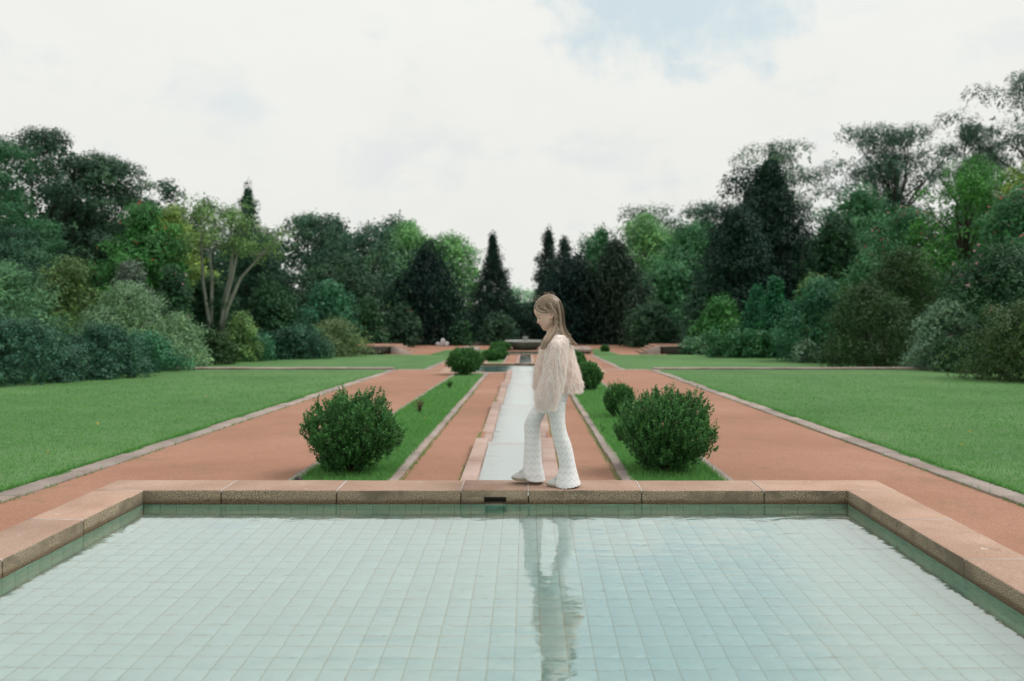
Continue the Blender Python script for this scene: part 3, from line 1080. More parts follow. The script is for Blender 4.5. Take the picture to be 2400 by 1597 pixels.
def crown(spec, W_, D_, H_, Z, rng):
    """leaf mesh of one plant, origin at its foot; returns V, Q, tint, clump centres"""
    kind = spec['shape']
    b0 = spec.get('bare', 0.0)                     # bare height fraction under the crown
    K = spec.get('clumps', 46)
    rc0 = spec.get('rc', 0.15)
    lp = spec.get('leafpx', 2.9) * .84
    cov = spec.get('cov', 6.0)
    flat = spec.get('flat', 0.8)
    hang = spec.get('hang', 0.0)
    asp = spec.get('aspect', 0.55)
    rough = spec.get('rough', 0.22)
    core = spec.get('core', 0.22)
    zlo, zhi = H_ * b0, H_
    leaf = lp * Z / PX
    # clump centres on the envelope
    t = rng.random(K * 8)
    keep = rng.random(K * 8) < (profile(kind, t) + 0.06)
    t = t[keep][:K]
    K = len(t)
    t[:2] = [0.97, 0.90]
    az_ = rng.random(K) * 2 * math.pi + np.arange(K) * 2.399
    wob = 1 + rough * (np.sin(az_ * 2 + spec.get('ph', 0)) * .5 + np.sin(az_ * 3 + t * 7) * .35 + rng.normal(size=K) * .45)
    rad = profile(kind, t) * np.clip(wob, .55, 1.3)
    inn = spec.get('inner', 0.86)
    rad = rad * (inn + (1 - inn) * rng.random(K)) * np.where(rng.random(K) < .2, rng.uniform(.3, .8, K), 1)
    rcs = rc0 * (0.7 + 0.75 * rng.random(K)) * min(W_, H_ * 1.6)
    if kind in ('cone', 'spire', 'column', 'broad'):
        rcs = rcs * (0.16 + 0.90 * np.clip(profile(kind, t), 0, 1))
    lim = np.clip(rad * W_ / 2 - rcs * .75, 0.0, None)
    cxs = np.cos(az_) * lim
    cys = np.sin(az_) * np.clip(rad * D_ / 2 - rcs * .75, 0, None)
    czs = zlo + t * (zhi - zlo)
    czs = np.minimum(czs, zhi - rcs * flat * .55)
    czs = np.maximum(czs, zlo + rcs * flat * .5 * (0.6 if b0 == 0 else 1))
    C = np.stack([cxs, cys, czs], 1)
    n_tot = int(cov * (W_ * PX / Z) * ((zhi - zlo) * PX / Z) / (0.5 * lp * lp))
    n_tot = max(300, min(n_tot, spec.get('max', 60000)))
    TF = 5                                         # leaves grow in small tufts
    nt = max(60, n_tot // TF)
    n_tot = nt * TF
    w = rcs ** 2
    idx = rng.choice(K, size=nt, p=w / w.sum())
    d = nrm(rng.normal(size=(nt, 3)))
    low = (d[:, 2] < -0.25) & (rng.random(nt) < 0.6)
    d[low, 2] *= -1
    rho = 0.45 + 0.55 * rng.random(nt) ** 0.6
    stretch = np.array([1, 1, flat])
    P = C[idx] + d * (rcs[idx] * rho)[:, None] * stretch
    # some leaves fill the body of the crown so that no daylight shows through dense plants
    nc = int(nt * core)
    if nc:
        tt = rng.random(nc) ** 0.9
        aa = rng.random(nc) * 2 * math.pi
        rr_ = profile(kind, tt) * np.sqrt(rng.random(nc)) * 0.80
        P[:nc] = np.stack([np.cos(aa) * rr_ * W_ / 2, np.sin(aa) * rr_ * D_ / 2, zlo + tt * (zhi - zlo) * .93], 1)
        d[:nc] = nrm(rng.normal(size=(nc, 3)))
    d = nrm(d + rng.normal(size=d.shape) * .32)
    tt_ = rng.normal(size=nt) * .11
    idx, d, P, tt_ = (np.repeat(q, TF, axis=0) for q in (idx, d, P, tt_))
    nc *= TF
    P = P + rng.normal(size=P.shape) * leaf * spec.get('tuft', .75) * np.array([1, 1, 1 + .5 * hang])
    ground_cut = P[:, 2] < 0.02
    P[ground_cut, 2] = rng.random(ground_cut.sum()) * .2
    size = leaf * (0.65 + 0.8 * rng.random(n_tot))
    size[:nc] *= spec.get('coresize', 1.7)
    axis = d * spec.get('out', 0.7) + rng.normal(size=(n_tot, 3)) * 0.55
    axis[:, 2] -= hang
    axis[:, 2] += spec.get('rise', 0.15)
    V, Q = leaf_shell(P, d, size, asp, rng, hang, spec.get('spread', .30))
    ct = rng.normal(size=K) * spec.get('ctint', .20)
    tint = np.clip(0.48 + ct[idx] + tt_ + rng.normal(size=n_tot) * .07, 0, 1)
    return V, Q, tint, C, rcs


def limbs(mb, H_, C, rng, r0, b0, nlimb, bend=0.12, fork=0.35, m=0):
    """tapered trunk and limbs reaching into the clumps"""
    top = np.array([rng.normal() * .04 * H_, rng.normal() * .04 * H_, H_ * (b0 + (1 - b0) * .72)])
    k = 7
    pts = []
    for i in range(k):
        f = i / (k - 1)
        p = top * f
        p = p + np.array([math.sin(f * 5 + r0 * 40), math.cos(f * 4 + r0 * 60), 0]) * bend * H_ * .1 * f
        pts.append(p)
    pts = np.array(pts)
    rads = [r0 * (1.25 if i == 0 else 1) * (1 - .72 * i / (k - 1)) for i in range(k)]
    mb.tube(pts, rads, 8, m)
    order = rng.permutation(len(C))[:nlimb]
    for j in order:
        f = min(.95, max(fork, (C[j][2] / H_) * .75))
        fi = f * (k - 1)
        i0 = int(fi)
        a = pts[i0] + (pts[min(i0 + 1, k - 1)] - pts[i0]) * (fi - i0)
        b = C[j]
        L = np.linalg.norm(b - a)
        mid1 = a + (b - a) * .35 + np.array([0, 0, L * .10]) + rng.normal(size=3) * L * .05
        mid2 = a + (b - a) * .7 + np.array([0, 0, L * .08]) + rng.normal(size=3) * L * .05
        ra = r0 * (1 - .72 * f) * .62
        mb.tube([a, mid1, mid2, b], [ra, ra * .72, ra * .48, ra * .2], 5, m, cap=False)


SPEC = {
    'shrub':   dict(shape='dome', clumps=64, rc=.13, cov=6.5, flat=.85, rough=.16),
    'loose':   dict(shape='dome', clumps=52, rc=.14, cov=5.0, flat=.9, rough=.30, rise=.3),
    'feather': dict(shape='dome', clumps=70, rc=.12, cov=6.5, flat=.8, rough=.24, aspect=.30, leafpx=3.6, hang=.05, out=.9),
    'round':   dict(shape='round', bare=.16, clumps=58, rc=.135, cov=6.0, flat=.75, rough=.22),
    'oak':     dict(shape='wide', bare=.16, clumps=80, rc=.115, cov=4.6, flat=.62, rough=.26, core=.10),
    'airy':    dict(shape='round', bare=.25, clumps=52, rc=.11, cov=2.6, flat=.7, rough=.30, core=.05),
    'euc':     dict(shape='umbrella', bare=.30, clumps=46, rc=.115, cov=3.6, flat=.60, rough=.45, core=.02, hang=.75, aspect=.34, leafpx=3.0, inner=.40, tuft=.5),
    'cone':    dict(shape='cone', clumps=110, rc=.12, cov=7.5, flat=.75, rough=.15, hang=.25, aspect=.35, leafpx=3.2, core=.35),
    'spire':   dict(shape='spire', clumps=150, rc=.12, cov=8.0, flat=.7, rough=.34, hang=.30, aspect=.40, leafpx=2.4, core=.25, coresize=1.2),
    'yew':     dict(shape='yew', clumps=130, rc=.11, cov=8.0, flat=1.5, rough=.08, hang=1.6, aspect=.24, leafpx=4.6, core=.35, out=.35, upn=.0),
    'fir':     dict(shape='broad', clumps=170, rc=.10, cov=7.5, flat=.7, rough=.22, hang=.25, aspect=.35, leafpx=3.2, core=.30),
    'cedar':   dict(shape='dome', bare=.12, clumps=46, rc=.15, cov=4.6, flat=.22, rough=.28, aspect=.35, leafpx=3.2, core=.08, hang=.1),
    'hedge':   dict(shape='hedge', clumps=120, rc=.09, cov=7.5, flat=.9, rough=.10, hang=.3, aspect=.75),
    'stems':   dict(shape='round', bare=.12, clumps=70, rc=.085, cov=2.8, flat=1.3, rough=.3, core=.05),
}
LEAF = {   # average colour of the foliage as the photograph shows it
    'bluegreen': (56, 88, 78), 'greygreen': (112, 134, 112), 'tamarisk': (84, 116, 96), 'olive': (80, 98, 64), 'greypurple': (84, 92, 92),
    'fresh': (66, 112, 66), 'darkoak': (56, 80, 68), 'cedar': (50, 92, 66), 'pine': (48, 78, 66), 'yellowgreen': (120, 136, 78), 'olivegold': (104, 126, 86),
    'dark': (32, 56, 54), 'yew': (22, 46, 46), 'yewbrown': (42, 58, 52), 'light': (112, 148, 108), 'mid': (70, 112, 84), 'rhodo': (54, 78, 64), 'oak': (62, 90, 78),
    'teal': (58, 102, 84), 'greyolive': (106, 118, 90), 'deep': (44, 74, 54), 'fir': (32, 56, 52), 'firteal': (42, 96, 72), 'euc': (84, 106, 92),
    'eucdark': (62, 88, 78), 'silver': (102, 122, 112), 'brownolive': (54, 74, 50), 'ivy': (62, 104, 76), 'bright': (68, 116, 60), 'farpale': (120, 150, 134), 'mauve': (120, 116, 92),  # farpale: haze of distance painted into the leaf colour
    'bush': (68, 106, 66), 'orange': (66, 84, 54),
}
for _k, _c in LEAF.items():
    mat_leaf(_k, _c, gain=1.28, trans=.2, spread=.40)
M['blossom_pink'] = mat_plain('pink_blossom', (.62, .22, .20), .6, .2, vary=.3)
M['blossom_red'] = mat_plain('red_blossom', (.50, .09, .07), .6, .2, vary=.3)
M['blossom_white'] = mat_plain('white_blossom', (.88, .88, .90), .6, .2)
M['blossom_mauve'] = mat_plain('mauve_blossom', (.42, .25, .27), .6, .2, vary=.3)
SEED = [100]


def plant(name, label, cat, kind, col, xl, xr, yt, Z, group=None, depth=None, bark='bark', trunk=None, nlimb=7, blossoms=None, over=None, ext=0.0):
    """xl, xr, yt: extent in the photograph; Z: how far away it stands"""
    SEED[0] += 1
    rng = np.random.default_rng(SEED[0])
    k = 2400.0 / 2356.0
    X = ((xl + xr) / 2 * k - VX) * Z / F
    W_ = (xr - xl) * k * Z / F * ((1.28 if kind in ('round', 'oak') else 1.16) if cat == 'tree' else 1.08)
    zt = CAMZ - (yt * k - VY) * Z / F
    z0 = gz(Z) - .02
    H_ = zt - z0
    D_ = depth if depth else min(W_, 9.0)
    sp = dict(SPEC[kind])
    sp['ph'] = rng.random() * 6
    if over:
        sp.update(over)
    root = tag(empty(name, (X, Z + D_ * .0, z0)), label, cat, group)
    V, Q, tint, C, rcs = crown(sp, W_, D_, H_, Z, rng)
    shrub = sp['shape'] in ('dome', 'hedge') and sp.get('bare', 0) == 0
    o = link('foliage' if shrub else 'crown', mesh_np('leaves', V, Q, tint=tint), LEAFM[col], root)
    mb = MB()
    if shrub:
        for j in range(5):
            a = np.array([rng.normal() * W_ * .08, rng.normal() * D_ * .08, -.05])
            b = C[rng.integers(len(C))] * np.array([.7, .7, .8])
            r = max(.02, H_ * .012)
            mb.tube([a, (a + b) / 2 + rng.normal(size=3) * .05 * H_, b], [r, r * .7, r * .3], 5, cap=False)
        link('stem', mb.mesh('stem', True), M[bark], root)
    else:
        r0 = trunk if trunk else max(.10, H_ * .022)
        limbs(mb, H_, C, rng, r0, sp.get('bare', 0), nlimb)
        link('trunk', mb.mesh('trunk', True), M[bark], root)
    if blossoms:
        mk, n, bs = blossoms
        j = rng.integers(0, len(C), n)
        d = nrm(rng.normal(size=(n, 3)) + np.array([0, -.8, .5]))
        P = C[j] + d * rcs[j][:, None] * np.array([1, 1, sp.get('flat', .8)]) * 1.02
        P[:, 2] = np.maximum(P[:, 2], .1)
        V2, Q2 = [], []
        for a in range(3):
            v, q = leaf_quads(P, d + rng.normal(size=(n, 3)) * .8, bs * Z / PX * (.7 + .6 * rng.random(n)), .8, rng)
            Q2.append(q + 4 * n * a); V2.append(v)
        link('blossom', mesh_np('blossom', np.concatenate(V2), np.concatenate(Q2)), M[mk], root)
    return root


T, S = 'tree', 'shrub'
PL = [
    # ---- left, from the front to the back
    ('evergreen_shrub', 'dark blue-green shrub at the left edge of the photo, nearest the lawn', S, 'shrub', 'bluegreen', -150, 175, 742, 21.5, dict(depth=5)),
    ('evergreen_shrub', 'dark blue-green rounded shrub, second along the left lawn, before the silvery one', S, 'shrub', 'bluegreen', 120, 345, 752, 24.0, dict(depth=4)),
    ('evergreen_shrub', 'lower blue-green shrub with a yellowish patch under the silvery shrub', S, 'shrub', 'teal', 235, 420, 770, 27.0, dict(depth=3.4)),
    ('silver_shrub', 'large grey-green silvery shrub overhanging the left lawn edge', S, 'feather', 'greygreen', 165, 415, 660, 30.0, dict(depth=4)),
    ('silver_shrub', 'pale grey-green shrub arching down to the lawn where the left low wall starts', S, 'feather', 'greygreen', 330, 483, 722, 31.5, dict(depth=4)),
    ('tamarisk_bush', 'feathery dull green bush high behind the blue-green shrub at left edge', S, 'feather', 'tamarisk', -110, 150, 620, 27.5, dict(depth=5)),
    ('autumn_shrub', 'olive and yellow tinged shrub topping the silvery shrub on the left', S, 'loose', 'olive', 55, 262, 600, 35.0, dict(depth=4)),
    ('twiggy_shrub', 'greyish purple twiggy shrub below the red-flowered tree', S, 'loose', 'greypurple', 232, 375, 610, 38.0, dict()),
    ('camellia', 'glossy camellia with pale pinkish flowers left of the pale trunks', S, 'loose', 'deep', 335, 455, 618, 40.0, dict(blossoms=('blossom_mauve', 40, 2.6))),
    ('flowering_tree', 'rounded fresh green tree dotted with small red flowers', T, 'round', 'fresh', 245, 418, 478, 44.0, dict(blossoms=('blossom_red', 80, 1.7))),
    ('cedar', 'green layered cedar with drooping tiers at the left edge', T, 'cedar', 'cedar', -190, 118, 308, 42.0, dict(over=dict(clumps=60))),
    ('cedar', 'low dark teal cedar tier beneath the spreading oak at left', T, 'cedar', 'pine', -90, 170, 530, 40.0, dict(over=dict(bare=.0, clumps=60, cov=6))),
    ('spreading_oak', 'huge dark spreading tree, tallest on the left, with sky gaps', T, 'oak', 'darkoak', -60, 250, 306, 52.0, dict(nlimb=14, over=dict(clumps=90, rc=.105, cov=5.5))),
    ('spreading_oak', 'dark spreading tree right shoulder of the tallest left tree', T, 'oak', 'darkoak', 120, 330, 362, 54.0, dict(nlimb=12, over=dict(clumps=80, rc=.11, cov=5.5))),
    ('dark_understorey', 'dark evergreen mass beneath the big spreading oaks on the left', T, 'round', 'dark', 60, 300, 500, 56.0, dict(over=dict(bare=0, shape='dome'))),
    ('pine', 'small dark pine with rounded tufts left of the spire conifer', T, 'airy', 'pine', 325, 445, 420, 72.0, dict(over=dict(cov=3.6))),
    ('pale_leaf_tree', 'yellow-green tree peeping behind the red-flowered tree', T, 'round', 'yellowgreen', 320, 470, 482, 66.0, {}),
    ('thin_tree', 'thin dark open-crowned tree behind the pale trunks', T, 'airy', 'pine', 425, 520, 458, 75.0, dict(over=dict(cov=3.0))),
    ('spire_conifer', 'narrow pointed conifer rising alone above the left treeline', T, 'spire', 'pine', 478, 662, 412, 84.0, dict(over=dict(cov=6, shape='cone', tuft=.5))),
    ('dark_shrub', 'dark leafy undergrowth shrub behind the base of the pale trunks', S, 'shrub', 'deep', 400, 560, 640, 47.0, {}),
    ('light_shrub', 'yellowish light-leaved shrub at the foot of the pale trunks', S, 'loose', 'olivegold', 505, 605, 722, 45.5, {}),
    ('dark_shrub', 'low dark teal shrub on the far left lawn edge, nearest the silvery shrub', S, 'shrub', 'teal', 500, 640, 762, 46.5, {}),
    ('brown_shrub', 'brownish low shrub below the pale tree trunks', S, 'loose', 'brownolive', 455, 545, 768, 42.0, {}),
    ('layered_shrub', 'deep green layered shrub right of the pale trunks', S, 'shrub', 'deep', 545, 705, 660, 52.0, {}),
    ('teal_shrub', 'dense blue-green rounded shrub at the far end of the left lawn', S, 'shrub', 'bluegreen', 610, 772, 752, 49.5, {}),
    ('greyolive_shrub', 'grey-olive smooth rounded shrub beside the blue-green one on far left lawn', S, 'feather', 'greyolive', 700, 852, 738, 53.0, {}),
    ('teal_shrub', 'mid-height teal shrub above the grey-olive rounded shrub', S, 'loose', 'teal', 680, 830, 655, 57.0, {}),
    ('green_understorey', 'olive green shrub left of the rounded camellia by the stairs', S, 'loose', 'deep', 790, 900, 690, 62.0, {}),
    ('dark_tree', 'dark oak with sky showing through, left of the light green tree', T, 'oak', 'oak', 630, 800, 500, 82.0, dict(nlimb=14, over=dict(clumps=90, rc=.11, cov=4.8))),
    ('dark_tree', 'dark oak directly left of the black-green yew dome', T, 'oak', 'oak', 770, 935, 520, 80.0, dict(nlimb=14, over=dict(clumps=80, rc=.11, cov=4.2))),
    ('grey_tree', 'dull grey-green bushy tree in front of the dark oaks', T, 'round', 'rhodo', 700, 880, 590, 70.0, dict(over=dict(bare=0.05))),
    ('light_tree', 'light green broad tree behind the dark yew dome, left of centre', T, 'round', 'light', 872, 1010, 512, 98.0, dict(over=dict(cov=5))),
    ('light_tree', 'light green rounded tree between the yew dome and left spire', T, 'round', 'light', 960, 1102, 545, 96.0, dict(over=dict(cov=5))),
    ('yew', 'black-green dome-shaped yew with vertical drooping sprays, left of centre', T, 'yew', 'yew', 893, 1072, 562, 71.0, dict(depth=6)),
    ('camellia', 'dark rounded camellia in front of the yew dome', S, 'shrub', 'rhodo', 880, 968, 703, 66.5, dict(blossoms=('blossom_red', 12, 1.3))),
    ('conifer', 'dark pointed conifer with thin spire top just left of the child', T, 'spire', 'fir', 1036, 1232, 528, 78.0, dict(depth=5.5)),
    ('rhododendron', 'round-topped dark rhododendron before the pointed conifer', S, 'shrub', 'rhodo', 1100, 1200, 726, 69.5, {}),
    ('evergreen_shrub', 'small green shrub between yew dome and pointed conifer', S, 'loose', 'deep', 1028, 1092, 742, 68.5, {}),
    # ---- the gap ahead
    ('park_tree', 'soft green far tree filling the gap left of the child', T, 'round', 'mid', 1150, 1262, 700, 108.0, dict(over=dict(bare=0, shape='dome'))),
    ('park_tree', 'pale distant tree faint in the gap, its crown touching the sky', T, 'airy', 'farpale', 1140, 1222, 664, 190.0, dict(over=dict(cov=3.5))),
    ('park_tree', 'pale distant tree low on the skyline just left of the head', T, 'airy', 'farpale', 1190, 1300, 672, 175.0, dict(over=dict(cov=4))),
    # ---- right
    ('conifer', 'tall thin pointed conifer behind the child, right of the gap', T, 'spire', 'fir', 1210, 1315, 514, 84.0, dict(over=dict(shape='cone'))),
    ('conifer', 'dark conifer with blunt tip right of the thin pointed conifer', T, 'spire', 'fir', 1232, 1365, 538, 80.0, dict(over=dict(shape='cone'))),
    ('yew', 'black-green yew directly behind the child, right side', T, 'yew', 'yew', 1244, 1405, 588, 74.0, dict(depth=6)),
    ('yew', 'brownish dark weeping cypress with hanging sprays right of the child', T, 'yew', 'yewbrown', 1322, 1508, 545, 73.0, dict(depth=6, over=dict(shape='broad', rough=.1))),
    ('light_tree', 'light green tree left end of the right grove', T, 'round', 'mid', 1325, 1440, 525, 98.0, dict(over=dict(cov=5))),
    ('light_tree', 'light green broad tree in the middle of the right grove', T, 'round', 'light', 1410, 1560, 498, 96.0, dict(over=dict(cov=5))),
    ('light_tree', 'green tree left of the great dark fir in the right grove', T, 'round', 'mid', 1500, 1680, 520, 90.0, dict(over=dict(cov=5))),
    ('green_tree', 'mid green lower tree filling below the right grove crowns', T, 'round', 'mid', 1440, 1660, 610, 84.0, dict(over=dict(bare=0, shape='dome'))),
    ('eucalyptus', 'eucalyptus crown topping the right grove, left one', T, 'euc', 'euc', 1415, 1585, 478, 118.0, {}),
    ('eucalyptus', 'eucalyptus crown just left of the great dark fir', T, 'euc', 'eucdark', 1560, 1690, 470, 112.0, {}),
    ('great_fir', 'great dark ragged fir, tallest dark tree on the right', T, 'fir', 'fir', 1650, 1892, 345, 66.0, dict(depth=8, over=dict(cov=7))),
    ('great_fir', 'broad dark fir skirt left of the tallest dark fir', T, 'fir', 'fir', 1590, 1800, 480, 63.0, dict(depth=7, over=dict(shape='dome', bare=0))),
    ('open_tree', 'dark open tree with sky holes at the left shoulder of the great fir', T, 'oak', 'dark', 1655, 1790, 385, 70.0, dict(over=dict(cov=3.0, bare=.5))),
    ('eucalyptus', 'eucalyptus crown behind the great dark fir', T, 'euc', 'euc', 1690, 1905, 334, 96.0, dict(over=dict(cov=2.8))),
    ('eucalyptus', 'tall wide eucalyptus with drooping clumps and visible boughs on the right', T, 'euc', 'eucdark', 1880, 2215, 296, 90.0, dict(nlimb=26, over=dict(cov=4.2, clumps=76, rc=.095))),
    ('eucalyptus', 'tallest eucalyptus at the right edge of the photo', T, 'euc', 'eucdark', 2215, 2640, 148, 62.0, dict(nlimb=24, over=dict(cov=5.0, clumps=110, rc=.095, bare=.12, shape='wide'))),
    ('eucalyptus', 'lower eucalyptus bough crown left of the tallest one at right edge', T, 'euc', 'eucdark', 2170, 2330, 292, 66.0, dict(nlimb=14, over=dict(cov=4.4, bare=.45))),
    ('green_tree', 'dense green tree below the tall wide eucalyptus', T, 'round', 'mid', 1870, 2085, 432, 74.0, {}),
    ('dark_round_tree', 'dark green rounded tree right of the great fir', T, 'round', 'deep', 1835, 2000, 500, 62.0, dict(over=dict(bare=0, shape='dome'))),
    ('pink_tree', 'spreading tree with pink blossom below the eucalyptus', T, 'round', 'mid', 1985, 2190, 488, 52.0, dict(blossoms=('blossom_pink', 320, 1.9))),
    ('young_tree', 'bright green young tree with many upright stems on the right', T, 'stems', 'bright', 2085, 2400, 372, 48.0, dict(nlimb=34, over=dict(cov=3.6))),
    ('pink_tree', 'pink-blossomed tree cut by the right edge of the photo', T, 'round', 'mid', 2250, 2460, 430, 38.0, dict(blossoms=('blossom_pink', 340, 2.1))),
    ('yellowing_tree', 'yellow-green branch tree high at the right edge', T, 'airy', 'yellowgreen', 2310, 2480, 330, 44.0, dict(over=dict(cov=3))),
    ('rhododendron', 'dark brownish rhododendron by the right hand stairs', S, 'shrub', 'rhodo', 1425, 1568, 703, 66.0, {}),
    ('dark_shrub', 'dark teal shrub between rhododendron and light green shrub', S, 'loose', 'eucdark', 1560, 1660, 660, 62.0, {}),
    ('light_shrub', 'light green layered shrub right of the stairs', S, 'loose', 'fresh', 1588, 1735, 688, 59.0, {}),
    ('young_conifer', 'blue-green young conifer, taller of the pair by the right lawn', T, 'cone', 'firteal', 1735, 1835, 630, 53.0, dict(over=dict(shape='column'))),
    ('young_conifer', 'blue-green young conifer, shorter left one of the pair', T, 'cone', 'firteal', 1695, 1790, 652, 54.5, dict(over=dict(shape='column'))),
    ('low_shrub', 'low grey-green shrub at the far right lawn corner', S, 'shrub', 'tamarisk', 1553, 1655, 780, 57.0, {}),
    ('clipped_hedge', 'ivy-leaved hedge bordering the far right lawn', 'hedge', 'hedge', 'ivy', 1632, 1850, 764, 51.0, dict(depth=2.4)),
    ('pale_shrub', 'small pale whitish-green shrub at the right end of the hedge', S, 'loose', 'silver', 1822, 1890, 785, 44.0, {}),
    ('feathery_shrub', 'soft teal feathery shrub behind the hedge on the right', S, 'feather', 'teal', 1780, 1985, 648, 46.0, dict(depth=4)),
    ('light_shrub', 'yellowish shrub top beside the young conifers', S, 'loose', 'olivegold', 1815, 1935, 640, 54.0, {}),
    ('feathery_shrub', 'tall green feathery shrub above the brown-olive shrub', S, 'feather', 'mid', 1890, 2090, 590, 44.0, dict(depth=4)),
    ('olive_shrub', 'large brown-olive shrub on the edge of the right lawn', S, 'feather', 'brownolive', 1878, 2130, 655, 35.0, dict(depth=5)),
    ('olive_shrub', 'brown-olive shrub top behind the large brown-olive shrub', S, 'feather', 'brownolive', 1960, 2180, 572, 40.0, dict(depth=4)),
    ('silver_shrub', 'silver-leaved shrub with rusty patches on the right lawn edge', S, 'loose', 'silver', 2080, 2262, 700, 28.5, dict(depth=3)),
    ('rhododendron', 'big dark rhododendron with faded mauve flowers at right', S, 'loose', 'deep', 2120, 2480, 580, 29.0, dict(depth=5, blossoms=('blossom_mauve', 90, 3.0))),
    ('photinia_shrub', 'dark shrub with orange-tipped leaves at the right edge of the lawn', S, 'loose', 'orange', 2235, 2500, 700, 22.5, dict(depth=4)),
    ('dark_shrub', 'dark low shrub under the silver and mauve shrubs at right', S, 'shrub', 'deep', 2130, 2330, 780, 27.0, dict(depth=3)),
]
for (nm, lb, ct, kd, cl_, a, b, yt, Z, kw) in PL:
    plant(nm, lb, ct, kd, cl_, a, b, yt, Z, **kw)

# far wood closing the view behind everything
rngw = np.random.default_rng(5)
Vs, Qs, Ts, n0 = [], [], [], 0
for j in range(46):
    x = -150 + 300 * (j + rngw.random()) / 46
    if -14 < x < 12:
        continue
    Zw = 125 + rngw.random() * 30
    hh = 11 + 5 * rngw.random() + 4 * min(1, abs(x) / 60)
    v, q, tt, _, _ = crown(dict(SPEC['round'], bare=0, shape='dome', cov=4.5, leafpx=3.6, ph=j), 13, 10, hh, Zw, rngw)
    v = v + np.array([x, Zw, -2.3])
    Vs.append(v); Qs.append(q + n0); Ts.append(tt); n0 += len(v)
tag(link('far_wood', mesh_np('far_wood', np.concatenate(Vs), np.concatenate(Qs), tint=np.concatenate(Ts)), LEAFM['oak']), 'dark far-off wood closing the view behind the garden trees', 'wood', kind='stuff')

# ---- tree with pale forked trunks on the left
def pale_tree():
    Z = 46.0
    rng = np.random.default_rng(77)
    base = at(492 * 1.0187, 770 * 1.0187, Z)
    root = tag(empty('pale_trunk_tree', (base[0], Z, gz(Z) - .02)), 'tree with several pale grey leaning trunks and sparse yellow-green crown', 'tree')

    def P(x, y, dy=0.0):
        p = at(x * 1.0187, y * 1.0187, Z)
        return np.array([p[0] - base[0], dy, p[2] - gz(Z) + .02])
    mb = MB()
    st = [[(487, 790), (482, 730), (472, 650), (470, 560), (476, 505)],
          [(490, 790), (488, 720), (490, 640), (486, 575), (500, 520)],
          [(505, 790), (512, 720), (532, 650), (545, 590), (560, 540)],
          [(508, 790), (520, 715), (552, 640), (600, 585), (640, 540)],
          [(512, 700), (528, 640), (530, 580), (525, 520), (530, 490)]]
    ends = []
    for i, s_ in enumerate(st):
        pts = [P(x, y, (i - 2) * .25 * f) for f, (x, y) in zip((0, .3, .6, .9, 1.2), s_)]
        mb.tube(pts, [.125, .105, .085, .06, .025], 7)
        for q in range(5):
            a = pts[3 + q % 2]
            b = a + np.array([rng.normal() * .9, rng.normal() * .7, .1 + rng.random() * .6])
            mb.tube([a, (a + b) / 2 + rng.normal(size=3) * .1, b], [.045, .03, .01], 5, cap=False)
            ends.append(b)
        ends += [pts[4], (pts[3] + pts[4]) / 2]
    link('trunk', mb.mesh('trunk', True), M['bark_pale'], root)
    C = np.array(ends)
    C = np.concatenate([C, C + rng.normal(size=C.shape) * np.array([.7, .6, .35])])
    n = 5200
    j = rng.integers(0, len(C), n)
    d = nrm(rng.normal(size=(n, 3)))
    Pp = C[j] + d * (.55 * rng.random(n) ** .5)[:, None]
    V, Q = leaf_shell(Pp, d, .15 * (.6 + .8 * rng.random(n)), .5, rng, 0.1)
    link('crown', mesh_np('leaves', V, Q, tint=np.clip(.5 + rng.normal(size=n) * .25, 0, 1)), LEAFM['olivegold'], root)


pale_tree()

